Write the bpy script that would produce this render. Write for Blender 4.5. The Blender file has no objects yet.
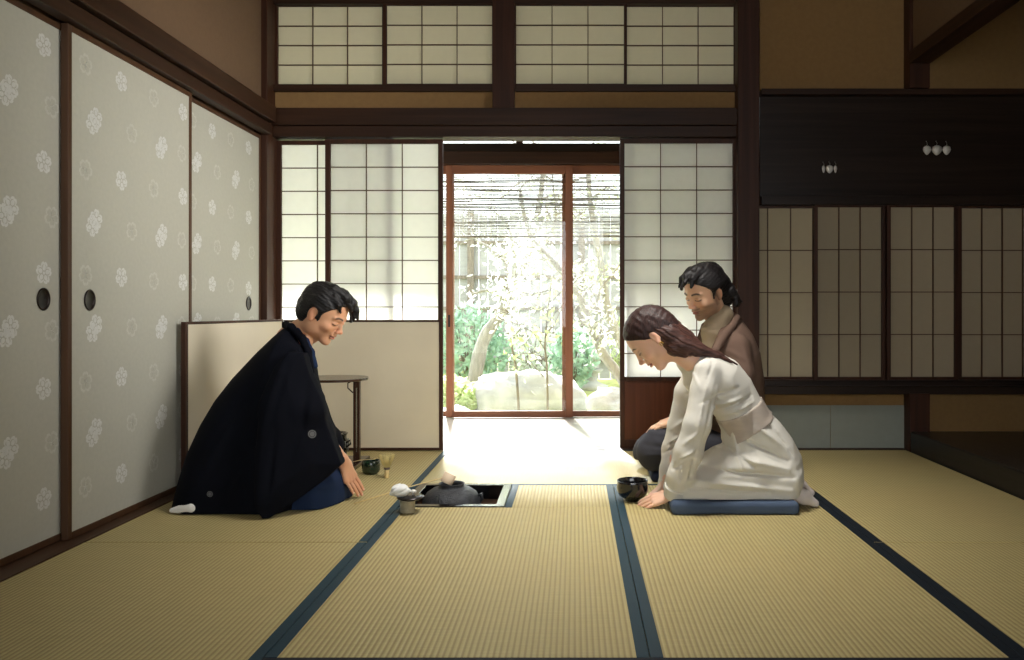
import bpy, math, random
import numpy as np
from mathutils import Vector, Matrix
random.seed(7); np.random.seed(7)
S = bpy.context.scene
C = S.collection
PI = math.pi
F = 778.0; CX, CY, CH = 575.0, 310.0, 0.80      # focal length in pixels, vanishing point, camera height
# ------------------------------------------------------------------ camera
cd = bpy.data.cameras.new('camera'); cam = bpy.data.objects.new('camera', cd); C.objects.link(cam)
cam.location = (0, 0, CH); cam.rotation_euler = (PI/2, 0, 0)
cd.sensor_width = 36; cd.lens = 36*F/1024
cd.shift_x = -(CX-512)/1024; cd.shift_y = -(330-CY)/1024
cd.clip_start = 0.05; cd.clip_end = 200
S.camera = cam
# ------------------------------------------------------------------ colour management
S.view_settings.view_transform = 'Standard'; S.view_settings.look = 'None'
S.view_settings.gamma = 1; S.view_settings.use_curve_mapping = False
S.view_settings.exposure = 0.0
# ------------------------------------------------------------------ world and lights
WORLD = 4.4; SUN = 34.0; FILL_CEIL = 19; FILL_REAR = 12
w = bpy.data.worlds.new('sky'); S.world = w; w.use_nodes = True
bg = w.node_tree.nodes['Background']; bg.inputs[0].default_value = (0.93, 0.97, 1.0, 1); bg.inputs[1].default_value = WORLD
def light(name, kind, loc, rot, energy, color=(1,1,1), **kw):
    d = bpy.data.lights.new(name, kind); o = bpy.data.objects.new(name, d); C.objects.link(o)
    o.location = loc; o.rotation_euler = rot; d.energy = energy; d.color = color
    for k, v in kw.items(): setattr(d, k, v)
    return o
def aim(o, target):
    o.rotation_euler = (Vector(target)-o.location).to_track_quat('-Z', 'Y').to_euler()
sun = light('sun', 'SUN', (-1, 12, 8), (0,0,0), SUN, (1.0, 0.985, 0.965), angle=math.radians(5))
SE = math.radians(37); sun.rotation_euler = Vector((.16, -1, -math.tan(SE)*1.01)).to_track_quat('-Z', 'Y').to_euler()
# added fill lights, out of view and without fixtures: right side and overhead
rear = light('added_side_fill', 'AREA', (1.74, 2.1, 1.92), (0,0,0), FILL_REAR, (1.0, 0.98, 0.95), shape='RECTANGLE', size=1.2, size_y=1.2, spread=math.radians(50))
aim(rear, (-1.745, 3.75, 1.3))
overhead_fill = light('added_overhead_fill', 'AREA', (0.1, 2.95, 2.70), (0,0,0), FILL_CEIL, (1.0, 0.96, 0.89), shape='DISK', size=0.8, spread=math.radians(84))
aim(overhead_fill, (0.15, 3.2, 0))
# ------------------------------------------------------------------ helpers
def P(px, py, Y):
    return np.array([(px-CX)*Y/F, Y, CH-(py-CY)*Y/F])
def WX(px, Y=4.51): return (px-CX)*Y/F
def WZ(py, Y=4.51): return CH-(py-CY)*Y/F
def srgb(r, g, b):
    f = lambda c: (c/255/12.92) if c/255 <= .04045 else ((c/255+.055)/1.055)**2.4
    return (f(r), f(g), f(b), 1)
def newmat(name):
    m = bpy.data.materials.new(name); m.use_nodes = True
    nt = m.node_tree; return m, nt, nt.nodes, nt.links, nt.nodes['Principled BSDF']
def mat(name, col, rough=.6, noise=0.0, scale=(8,8,8), detail=4, bump=0.0, bscale=None, spec=.5, metal=0, sheen=0, coat=0, transl=0, col2=None, dist=0.0):
    """principled material with two-tone stretched noise and optional bump"""
    m, nt, N, L, b = newmat(name)
    b.inputs['Roughness'].default_value = rough; b.inputs['Metallic'].default_value = metal
    b.inputs['Specular IOR Level'].default_value = spec
    b.inputs['Sheen Weight'].default_value = sheen; b.inputs['Coat Weight'].default_value = coat
    b.inputs['Coat Roughness'].default_value = .08
    b.inputs['Base Color'].default_value = col
    tc = N.new('ShaderNodeTexCoord'); mp = N.new('ShaderNodeMapping'); L.new(tc.outputs['Object'], mp.inputs[0]); mp.inputs['Scale'].default_value = scale
    nz = N.new('ShaderNodeTexNoise'); nz.inputs['Detail'].default_value = detail; nz.inputs['Scale'].default_value = 1; nz.inputs['Distortion'].default_value = dist
    L.new(mp.outputs[0], nz.inputs[0])
    if noise or col2:
        rp = N.new('ShaderNodeValToRGB'); rp.color_ramp.elements[0].position = .3; rp.color_ramp.elements[1].position = .7
        c2 = col2 or tuple(min(1, c*(1+noise)) for c in col[:3])+(1,)
        c1 = col if col2 else tuple(c*(1-noise) for c in col[:3])+(1,)
        rp.color_ramp.elements[0].color = c1; rp.color_ramp.elements[1].color = c2
        L.new(nz.outputs[0], rp.inputs[0]); L.new(rp.outputs[0], b.inputs['Base Color'])
    if bump:
        src = nz
        if bscale:
            mp2 = N.new('ShaderNodeMapping'); L.new(tc.outputs['Object'], mp2.inputs[0]); mp2.inputs['Scale'].default_value = bscale
            src = N.new('ShaderNodeTexNoise'); src.inputs['Scale'].default_value = 1; src.inputs['Detail'].default_value = 3; L.new(mp2.outputs[0], src.inputs[0])
        bp = N.new('ShaderNodeBump'); bp.inputs['Strength'].default_value = bump; bp.inputs['Distance'].default_value = .01
        L.new(src.outputs[0], bp.inputs['Height']); L.new(bp.outputs[0], b.inputs['Normal'])
    if transl:
        tr = N.new('ShaderNodeBsdfTranslucent'); tr.inputs[0].default_value = col
        mx = N.new('ShaderNodeMixShader'); mx.inputs[0].default_value = transl
        L.new(b.outputs[0], mx.inputs[1]); L.new(tr.outputs[0], mx.inputs[2]); L.new(mx.outputs[0], N['Material Output'].inputs[0])
    return m

class MB:
    """collects shapes into one mesh"""
    def __init__(s): s.v = []; s.f = []; s.m = []; s.sm = []
    def add(s, vs, fs, m=0, smooth=False):
        o = len(s.v); s.v += [tuple(map(float, v)) for v in vs]
        for f in fs: s.f.append([i+o for i in f]); s.m.append(m); s.sm.append(smooth)
        return s
    def box(s, x0, x1, y0, y1, z0, z1, m=0):
        x0, x1 = sorted((x0, x1)); y0, y1 = sorted((y0, y1)); z0, z1 = sorted((z0, z1))
        return s.add([(x0,y0,z0),(x1,y0,z0),(x1,y1,z0),(x0,y1,z0),(x0,y0,z1),(x1,y0,z1),(x1,y1,z1),(x0,y1,z1)],
              [(3,2,1,0),(4,5,6,7),(0,1,5,4),(1,2,6,5),(2,3,7,6),(3,0,4,7)], m)
    def prism(s, pts, axis, a0, a1, m=0, smooth=False):
        """pts: 2D outline; extruded along axis ('x','y','z') from a0 to a1"""
        def mk(p, a): return {'x': (a, p[0], p[1]), 'y': (p[0], a, p[1]), 'z': (p[0], p[1], a)}[axis]
        n = len(pts); vs = [mk(p, a0) for p in pts]+[mk(p, a1) for p in pts]
        fs = [tuple(range(n))[::-1], tuple(range(n, 2*n))]
        s.add(vs, fs, m, False)
        o = len(s.v)-2*n
        for i in range(n):
            j = (i+1) % n; s.f.append([o+i, o+j, o+n+j, o+n+i]); s.m.append(m); s.sm.append(smooth)
        return s
    def tube(s, pts, rad, n=8, m=0, cap=True, flat=1.0, smooth=True):
        pts = [Vector(p) for p in pts]; rads = rad if hasattr(rad, '__len__') else [rad]*len(pts)
        vs = []; fs = []; up = None
        for i, p in enumerate(pts):
            d = (pts[min(i+1, len(pts)-1)]-pts[max(i-1, 0)]).normalized()
            if up is None:
                up = Vector((0,0,1)) if abs(d.z) < .9 else Vector((0,1,0))
            a = d.cross(up).normalized(); b = a.cross(d).normalized(); up = b
            for k in range(n):
                t = 2*PI*k/n; vs.append(p+a*math.cos(t)*rads[i]+b*math.sin(t)*rads[i]*flat)
        for i in range(len(pts)-1):
            for k in range(n):
                k2 = (k+1) % n; fs.append((i*n+k, i*n+k2, (i+1)*n+k2, (i+1)*n+k))
        s.add(vs, fs, m, smooth)
        if cap:
            o = len(s.v)-len(vs); s.f.append([o+k for k in range(n)][::-1]); s.m.append(m); s.sm.append(False)
            s.f.append([o+(len(pts)-1)*n+k for k in range(n)]); s.m.append(m); s.sm.append(False)
        return s
    def lathe(s, prof, c, n=32, m=0, sx=1, sy=1, smooth=True):
        """prof: (r, z) list from bottom to top"""
        vs = []; fs = []
        for r, z in prof:
            for k in range(n):
                t = 2*PI*k/n; vs.append((c[0]+r*math.cos(t)*sx, c[1]+r*math.sin(t)*sy, c[2]+z))
        for i in range(len(prof)-1):
            for k in range(n):
                k2 = (k+1) % n; fs.append((i*n+k, i*n+k2, (i+1)*n+k2, (i+1)*n+k))
        return s.add(vs, fs, m, smooth)
    def build(s, name, mats, parent=None, bevel=0, origin=None, **tags):
        if not isinstance(mats, (list, tuple)): mats = [mats]
        v = np.array(s.v); lo = v.min(0); hi = v.max(0)
        c = np.array(origin) if origin is not None else np.array([(lo[0]+hi[0])/2, (lo[1]+hi[1])/2, lo[2]])
        me = bpy.data.meshes.new(name); me.from_pydata([tuple(p) for p in v-c], [], s.f)
        for mt in mats: me.materials.append(mt)
        me.polygons.foreach_set('material_index', s.m); me.polygons.foreach_set('use_smooth', s.sm); me.update()
        o = bpy.data.objects.new(name, me); C.objects.link(o)
        place(o, c, parent)
        if bevel:
            b = o.modifiers.new('bevel', 'BEVEL'); b.width = bevel; b.segments = 2; b.limit_method = 'ANGLE'
        for k, t in tags.items(): o[k] = t
        return o
ORG = {}
def place(o, c, parent):
    c = np.array(c, float); ORG[o.name] = c
    o.location = tuple(c - (ORG[parent.name] if parent else 0)); o.parent = parent
def tag(o, label=None, category=None, group=None, kind=None):
    for k, v in (('label', label), ('category', category), ('group', group), ('kind', kind)):
        if v: o[k] = v
    return o
def thing(name, loc, label=None, category=None, group=None, kind=None):
    o = bpy.data.objects.new(name, None); o.empty_display_size = .1; C.objects.link(o)
    place(o, loc, None); return tag(o, label, category, group, kind)
def struct(o): o['kind'] = 'structure'; return o

# ---- signed distance modelling: primitives on a grid, then surface nets
class SDF:
    def __init__(s, lo, hi, res):
        s.lo = np.array(lo, float); s.res = res
        n = np.ceil((np.array(hi)-s.lo)/res).astype(int)+1; s.n = n
        ax = [s.lo[i]+res*np.arange(n[i]) for i in range(3)]; s.ax = ax
        s.X = ax[0][:,None,None].astype(np.float32); s.Y = ax[1][None,:,None].astype(np.float32); s.Z = ax[2][None,None,:].astype(np.float32)
        s.d = np.full(n, 1.0, np.float32)
    def u(s, d, k=0.0):
        if k <= 0: s.d = np.minimum(s.d, d)
        else:
            h = np.clip(.5+.5*(s.d-d)/k, 0, 1); s.d = s.d*(1-h)+d*h-k*h*(1-h)
        return s
    def cut(s, d, k=0.0):
        if k <= 0: s.d = np.maximum(s.d, -d)
        else:
            h = np.clip(.5-.5*(s.d+d)/k, 0, 1); s.d = s.d*(1-h)+(-d)*h+k*h*(1-h)
        return s
    def cone(s, a, b, ra, rb=None, flat=None):
        """tapered capsule"""
        rb = ra if rb is None else rb
        a = np.array(a, float); b = np.array(b, float); ab = b-a; L2 = float(ab@ab)+1e-9
        px, py, pz = s.X-a[0], s.Y-a[1], s.Z-a[2]
        t = np.clip((px*ab[0]+py*ab[1]+pz*ab[2])/L2, 0, 1)
        dx, dy, dz = px-ab[0]*t, py-ab[1]*t, pz-ab[2]*t
        if flat: dx, dy, dz = dx*flat[0], dy*flat[1], dz*flat[2]
        return np.sqrt(dx*dx+dy*dy+dz*dz)-(ra+(rb-ra)*t)
    def ell(s, c, r, R=None):
        px, py, pz = s.X-c[0], s.Y-c[1], s.Z-c[2]
        if R is not None:
            px, py, pz = (R[0][0]*px+R[1][0]*py+R[2][0]*pz, R[0][1]*px+R[1][1]*py+R[2][1]*pz, R[0][2]*px+R[1][2]*py+R[2][2]*pz)
        k0 = np.sqrt((px/r[0])**2+(py/r[1])**2+(pz/r[2])**2)
        k1 = np.sqrt((px/r[0]**2)**2+(py/r[1]**2)**2+(pz/r[2]**2)**2)+1e-6
        return k0*(k0-1)/k1
    def poly(s, pts, plane='xz'):
        """2D polygon distance (inside negative) in the x-z plane, broadcastable"""
        A, B = {'xz': (s.X[:, :, 0][:, 0], s.Z[0, 0, :])}[plane]
        a, b = np.meshgrid(A, B, indexing='ij'); d = np.full(a.shape, 1e9); inside = np.zeros(a.shape, bool)
        n = len(pts)
        for i in range(n):
            x0, z0 = pts[i]; x1, z1 = pts[(i+1) % n]; ex, ez = x1-x0, z1-z0
            wx, wz = a-x0, b-z0; t = np.clip((wx*ex+wz*ez)/(ex*ex+ez*ez+1e-12), 0, 1)
            d = np.minimum(d, (wx-ex*t)**2+(wz-ez*t)**2)
            c = ((z0 <= b) != (z1 <= b)) & (a < (x1-x0)*(b-z0)/(z1-z0+1e-12)+x0); inside ^= c
        d = np.sqrt(d)*np.where(inside, -1, 1)
        return d[:, None, :].astype(np.float32)
    def inflate(s, pts, yc, W, D, k=.03):
        """volume with the outline pts in x-z, half thickness W (may be array) about yc, rounding depth D"""
        p = s.poly(pts); t = np.clip(-p/D, 0, 1); hw = W*np.sqrt(np.clip(1-(1-t)**2, 0, 1))
        dy = np.abs(s.Y-yc)-hw
        q = np.maximum(p, dy*0.7)
        return q
    def clip_floor(s, z=0.0): s.d = np.maximum(s.d, (z-s.Z)); return s
    def noise(s, amp, sc, seed=0):
        """smooth sum-of-waves displacement"""
        r = np.random.RandomState(seed); o = 0
        for i in range(6):
            k = r.normal(size=3)*np.array(sc); ph = r.uniform(0, 6.28)
            o = o+np.sin(s.X*k[0]+s.Y*k[1]+s.Z*k[2]+ph)
        s.d = s.d+(amp/6**.5*o).astype(np.float32); return s
    def crease(s, a, b, w, depth, sharp=1.0):
        """a fold running from a to b: ridge (depth>0) or groove (<0)"""
        ax_, az_, ex, ez = a[0], a[2], b[0]-a[0], b[2]-a[2]; wx_, wz_ = s.X-ax_, s.Z-az_
        t = np.clip((wx_*ex+wz_*ez)/(ex*ex+ez*ez+1e-9), 0, 1); d = np.sqrt((wx_-ex*t)**2+(wz_-ez*t)**2); depth = depth*np.sin(np.clip(t, .08, .92)*PI)**.6
        s.d = s.d-(depth*np.exp(-(d/w)**2)).astype(np.float32); return s
    def mesh(s):
        d = s.d; res = s.res; ins = d < 0
        # cells crossed
        nx, ny, nz = d.shape
        cor = [(i, j, k) for i in (0,1) for j in (0,1) for k in (0,1)]
        cnt = np.zeros((nx-1, ny-1, nz-1), np.int8)
        for (i, j, k) in cor: cnt += ins[i:nx-1+i, j:ny-1+j, k:nz-1+k]
        act = (cnt > 0) & (cnt < 8); idx = np.full(act.shape, -1, np.int64); cells = np.argwhere(act); idx[act] = np.arange(len(cells))
        acc = np.zeros((len(cells), 3)); num = np.zeros(len(cells))
        for a in range(3):
            e = [0,0,0]; e[a] = 1
            o1, o2 = [(o) for o in range(3) if o != a]
            for u_ in (0,1):
                for v_ in (0,1):
                    c0 = [0,0,0]; c0[o1] = u_; c0[o2] = v_; c1 = list(c0); c1[a] = 1
                    d0 = d[cells[:,0]+c0[0], cells[:,1]+c0[1], cells[:,2]+c0[2]]; d1 = d[cells[:,0]+c1[0], cells[:,1]+c1[1], cells[:,2]+c1[2]]
                    m = (d0 < 0) != (d1 < 0); t = np.where(m, d0/(d0-d1+1e-20), 0)
                    p = np.tile(np.array(c0, float), (len(cells), 1)); p[:, a] += t
                    acc += p*m[:, None]; num += m
        V = s.lo+res*(cells+acc/num[:, None])
        Fc = []
        for a in range(3):
            o1, o2 = (a+1) % 3, (a+2) % 3
            sl0 = [slice(None)]*3; sl1 = [slice(None)]*3; sl0[a] = slice(0, -1); sl1[a] = slice(1, None)
            m = ins[tuple(sl0)] != ins[tuple(sl1)]
            for o in (o1, o2):
                q = [slice(None)]*3; q[o] = slice(1, -1)
            g = np.argwhere(m); ok = (g[:, o1] > 0) & (g[:, o2] > 0) & (g[:, o1] < d.shape[o1]-1) & (g[:, o2] < d.shape[o2]-1); g = g[ok]
            def at(du, dv):
                h = g.copy(); h[:, o1] -= du; h[:, o2] -= dv; return idx[h[:,0], h[:,1], h[:,2]]
            q = np.stack([at(1,1), at(0,1), at(0,0), at(1,0)], 1)
            flip = ~ins[g[:,0], g[:,1], g[:,2]]; q[flip] = q[flip][:, ::-1]
            Fc.append(q)
        Fq = np.concatenate(Fc); Fq = Fq[(Fq >= 0).all(1)]
        return V, Fq
    def build(s, name, mats, parent=None, M=None, col=None, smooth=2, midx=None, **tags):
        V, Fq = s.mesh()
        if smooth:
            n = len(V); e = np.concatenate([Fq[:, [0,1]], Fq[:, [1,2]], Fq[:, [2,3]], Fq[:, [3,0]]])
            deg = np.bincount(e.ravel(), minlength=n).astype(float)
            for it in range(smooth):
                for lam in (.5, -.52):
                    sm = np.zeros((n, 3))
                    for c in range(3):
                        sm[:, c] = np.bincount(e[:,0], V[e[:,1], c], n)+np.bincount(e[:,1], V[e[:,0], c], n)
                    V = V+lam*(sm/deg[:, None]-V)
        cols = col(V) if col else None
        mi = midx(V[Fq].mean(1)) if midx is not None else None
        if M is not None: V = V@np.array(M.to_3x3()).T+np.array(M.translation)
        lo = V.min(0); hi = V.max(0); c = np.array([(lo[0]+hi[0])/2, (lo[1]+hi[1])/2, lo[2]])
        me = bpy.data.meshes.new(name)
        me.vertices.add(len(V)); me.vertices.foreach_set('co', (V-c).ravel())
        me.loops.add(len(Fq)*4); me.loops.foreach_set('vertex_index', Fq.ravel())
        me.polygons.add(len(Fq)); me.polygons.foreach_set('loop_start', np.arange(len(Fq))*4); me.polygons.foreach_set('loop_total', np.full(len(Fq), 4))
        me.polygons.foreach_set('use_smooth', np.ones(len(Fq), bool))
        if not isinstance(mats, (list, tuple)): mats = [mats]
        for mt in mats: me.materials.append(mt)
        if mi is not None: me.polygons.foreach_set('material_index', mi.astype(np.int32))
        me.update(calc_edges=True); me.validate()
        if cols is not None:
            ca = me.color_attributes.new('tint', 'FLOAT_COLOR', 'POINT'); ca.data.foreach_set('color', np.concatenate([cols, np.ones((len(cols), 1))], 1).ravel())
        o = bpy.data.objects.new(name, me); C.objects.link(o); place(o, c, parent)
        for k, t in tags.items(): o[k] = t
        return o
# ================================================================== materials of the room
def wood(name, col, k=.35, rough=.5, axis='x', bump=.08):
    sc = {'x': (1.2, 30, 30), 'y': (30, 1.2, 30), 'z': (30, 30, 1.2)}[axis]
    return mat(name, col, rough, spec=.28, noise=k, scale=sc, detail=6, bump=bump, dist=.6)
DK = srgb(50, 30, 17)
wx = wood('dark_wood_across', DK, axis='x'); wy = wood('dark_wood_along', DK, axis='y'); wz = wood('dark_wood_upright', srgb(60, 34, 20), axis='z')
wthin = wood('lattice_wood', srgb(84, 60, 42), .2, axis='z', bump=0)
cedar_x = wood('cedar_across', srgb(126, 80, 56), .2, .45, 'x'); cedar_z = wood('cedar_upright', srgb(126, 80, 56), .2, .45, 'z')
blackwood = wood('black_wood', srgb(40, 30, 24), .4, .35, 'x'); blackwood_y = wood('black_wood_along', srgb(34, 30, 28), .4, .3, 'y')
plaster = mat('ochre_plaster', srgb(140, 108, 66), .95, noise=.05, scale=(40,40,40), bump=.15, bscale=(300,300,300))
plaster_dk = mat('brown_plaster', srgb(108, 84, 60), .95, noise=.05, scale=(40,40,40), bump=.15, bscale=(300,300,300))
def paper(name, col, tr=.55):
    m, nt, N, L, b = newmat(name)
    tc = N.new('ShaderNodeTexCoord'); nz = N.new('ShaderNodeTexNoise'); nz.inputs['Scale'].default_value = 25; nz.inputs['Detail'].default_value = 5; L.new(tc.outputs['Object'], nz.inputs[0])
    rp = N.new('ShaderNodeValToRGB'); rp.color_ramp.elements[0].color = tuple(c*.93 for c in col[:3])+(1,); rp.color_ramp.elements[1].color = col; L.new(nz.outputs[0], rp.inputs[0])
    df = N.new('ShaderNodeBsdfDiffuse'); tl = N.new('ShaderNodeBsdfTranslucent'); L.new(rp.outputs[0], df.inputs[0]); L.new(rp.outputs[0], tl.inputs[0])
    mx = N.new('ShaderNodeMixShader'); mx.inputs[0].default_value = tr; L.new(df.outputs[0], mx.inputs[1]); L.new(tl.outputs[0], mx.inputs[2]); L.new(mx.outputs[0], N['Material Output'].inputs[0])
    N.remove(b); return m
shoji_paper = paper('shoji_paper', srgb(248, 248, 244), .68); old_paper = paper('old_shoji_paper', srgb(214, 205, 176), .36); dim_shoin_paper = paper('dimmed_shoin_shoji_paper', srgb(178, 165, 140), .22)  # shoin paper darkened to stand in for weak light behind it
def glassmat():
    m, nt, N, L, b = newmat('window_glass'); N.remove(b)
    t = N.new('ShaderNodeBsdfTransparent'); t.inputs[0].default_value = (.96,.98,.97,1); g = N.new('ShaderNodeBsdfGlossy'); g.inputs['Roughness'].default_value = .02
    fr = N.new('ShaderNodeFresnel'); fr.inputs[0].default_value = 1.45
    mx = N.new('ShaderNodeMixShader'); L.new(fr.outputs[0], mx.inputs[0]); L.new(t.outputs[0], mx.inputs[1]); L.new(g.outputs[0], mx.inputs[2]); L.new(mx.outputs[0], N['Material Output'].inputs[0]); return m
glass = glassmat()
def tatami(name, along):
    """rush weave: ribs along one axis, crossed by fine rushes"""
    m, nt, N, L, b = newmat(name)
    tc = N.new('ShaderNodeTexCoord'); sp = N.new('ShaderNodeSeparateXYZ'); L.new(tc.outputs['Object'], sp.inputs[0])
    def wave(out, per):
        a = N.new('ShaderNodeMath'); a.operation = 'MULTIPLY'; L.new(sp.outputs[out], a.inputs[0]); a.inputs[1].default_value = 2*PI/per
        s_ = N.new('ShaderNodeMath'); s_.operation = 'SINE'; L.new(a.outputs[0], s_.inputs[0])
        q = N.new('ShaderNodeMath'); q.operation = 'MULTIPLY_ADD'; L.new(s_.outputs[0], q.inputs[0]); q.inputs[1].default_value = .5; q.inputs[2].default_value = .5; return q
    rib = wave('X' if along == 'y' else 'Y', .0145); rush = wave('Y' if along == 'y' else 'X', .0032)
    nz = N.new('ShaderNodeTexNoise'); mp = N.new('ShaderNodeMapping'); mp.inputs['Scale'].default_value = (2.5, 60, 1) if along == 'y' else (60, 2.5, 1)
    L.new(tc.outputs['Object'], mp.inputs[0]); L.new(mp.outputs[0], nz.inputs[0]); nz.inputs['Scale'].default_value = 3; nz.inputs['Detail'].default_value = 4
    big = N.new('ShaderNodeTexNoise'); L.new(tc.outputs['Object'], big.inputs[0]); big.inputs['Scale'].default_value = 1.6
    r = N.new('ShaderNodeValToRGB'); r.color_ramp.elements[0].color = srgb(162, 146, 96); r.color_ramp.elements[1].color = srgb(202, 190, 134)
    r.color_ramp.elements[0].position = 0.0; r.color_ramp.elements[1].position = .6; L.new(rib.outputs[0], r.inputs[0])
    r2 = N.new('ShaderNodeMixRGB'); r2.blend_type = 'MULTIPLY'; r2.inputs[0].default_value = .35; L.new(r.outputs[0], r2.inputs[1]); L.new(nz.outputs[0], r2.inputs[2])
    r3 = N.new('ShaderNodeMixRGB'); r3.blend_type = 'MIX'; r3.inputs[2].default_value = srgb(188, 160, 108)
    bm = N.new('ShaderNodeMath'); bm.operation = 'MULTIPLY'; bm.inputs[1].default_value = .45; L.new(big.outputs[0], bm.inputs[0]); L.new(bm.outputs[0], r3.inputs[0]); L.new(r2.outputs[0], r3.inputs[1])
    L.new(r3.outputs[0], b.inputs['Base Color']); b.inputs['Roughness'].default_value = .55; b.inputs['Specular IOR Level'].default_value = .35
    ad = N.new('ShaderNodeMath'); ad.operation = 'MULTIPLY_ADD'; L.new(rush.outputs[0], ad.inputs[0]); ad.inputs[1].default_value = .25; L.new(rib.outputs[0], ad.inputs[2])
    bp = N.new('ShaderNodeBump'); bp.inputs['Strength'].default_value = .5; bp.inputs['Distance'].default_value = .0025; L.new(ad.outputs[0], bp.inputs['Height']); L.new(bp.outputs[0], b.inputs['Normal'])
    return m
tat_y = tatami('tatami_weave_long', 'y'); tat_x = tatami('tatami_weave_cross', 'x')
border = mat('teal_border_cloth', srgb(15, 50, 64), .6, noise=.15, scale=(200,200,200), spec=.35)
border_dk = mat('black_border_cloth', srgb(22, 30, 38), .65, noise=.15, scale=(200,200,200), spec=.2)
fus_paper = mat('fusuma_paper', srgb(176, 174, 160), .7, noise=.03, scale=(3,60,60), bump=.05, bscale=(400,400,400))
mica = mat('mica_print', srgb(204, 204, 198), .45, noise=.06, scale=(90,90,90)); mica2 = mat('faint_mica_print', srgb(186, 185, 173), .5, noise=.06, scale=(90,90,90))
fus_frame = wood('fusuma_frame_wood', srgb(74, 50, 32), .2, axis='z', bump=0)
pull_m = mat('door_pull_iron', srgb(38, 30, 26), .35, metal=.6, noise=.2, scale=(60,60,60))
bluepaper = mat('grey_blue_wall_paper', srgb(138, 142, 132), .85, noise=.03, scale=(20,20,20))
veranda_wood = wood('veranda_boards', srgb(204, 197, 186), .1, .3, 'x')
ceil_m = wood('ceiling_boards', srgb(110, 82, 56), .25, .7, 'y')
lacq = mat('black_lacquer', srgb(14, 13, 14), .12, spec=.6, coat=.6)

YW = 4.51; XL = -1.745; XR = 1.90
# ================================================================== shell
struct(MB().box(-4, 4.2, -2.6, 6.1, -.62, -.30).build('floor', blackwood))   # sub-floor below the mats
# ------ tatami mats
def tat(x0, x1, y0, y1, along, label, borders, bm=None, hole=None, dark=None):
    """a mat in up to three rectangles (hole = hearth cut-out); borders: list of rects"""
    t = thing('tatami_mat', ((x0+x1)/2, (y0+y1)/2, -.05), label, 'tatami mat', 'tatami mats of the room')
    m = MB()
    rects = [(x0, x1, y0, y1)] if not hole else [(x0, x1, y0, hole[2]), (hole[1], x1, hole[2], y1)]
    for r in rects: m.box(r[0]+.001, r[1]-.001, r[2]+.0015, r[3]-.0015, -.05, 0)
    m.build('woven_surface', tat_y if along == 'y' else tat_x, t, bevel=.0015)
    for b in borders:
        q = MB().box(b[0], b[1], b[2], b[3], -.049, .0012); q.build('cloth_border', border_dk if (len(b) > 4) else border, t, bevel=.001)
    return t
B = .031
s1, s2, s3 = -.717, .173, 1.030
yF, yM, yB = 1.79, 3.556, 4.445
HX0, HX1, HY0, HY1 = -.712, -.287, 3.155, 3.575
tat(-1.69, s1, .92, 2.68, 'y', 'left foreground tatami mat beside the flower-printed sliding doors', [(s1-B, s1-.001, .925, 2.677)])
tat(-1.69, s1, 2.683, yB, 'y', 'tatami mat under the man in the black kimono coat', [(s1-B, s1-.001, 2.686, yB)])
tat(s1, s2, yF, yM, 'y', 'middle foreground tatami mat with the sunken hearth cut into it',
    [(s1+.001, s1+B, yF, HY0-.002), (s2-B, s2-.001, yF+.001, yM-.002), (HX1+.001, HX1+B, HY0, yM-.002)], hole=(HX0, HX1, HY0, HY1))
tat(s2, s3, yF, yM, 'y', 'tatami mat under the woman and the black tea bowl', [(s2+.001, s2+B, yF+.001, yM-.002), (s3-B, s3-.001, yF+.001, yM-.002, 1)])
tat(s1, s3, yM+.019, yB, 'x', 'sunlit tatami mat laid crosswise before the open doorway', [(s1, s3, yM+.001, yM+.02), (s1, s3, yB-.028, yB-.001)])
tat(s1, s3, .88, yF, 'x', 'tatami mat at the bottom edge of the photo, crosswise', [(s1, s3, yF-.03, yF-.001, 1)])
tat(s3, XR-.01, 2.68, yB, 'y', 'far right tatami mat by the alcove and the grey-blue wall paper', [(s3+.001, s3+B, 2.683, yB, 1)])
tat(s3, XR-.01, .92, 2.678, 'y', 'right foreground tatami mat beside the alcove ledge', [(s3+.001, s3+B, .925, 2.677, 1)])
# the rest of the floor behind the camera
struct(MB().box(-1.9, 2.0, -2.4, .87, -.05, 0).build('trim_8', veranda_wood))
# ------ sills
struct(MB().box(XL-.06, -1.69, -2.4, 4.45, -.06, .004).build('trim_1', wood('sill_wood', srgb(70, 47, 30), axis='y'), bevel=.002))
struct(MB().box(-1.69, XR, yB+.001, 4.60, -.06, .002).build('trim_2', wx, bevel=.002))
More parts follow.
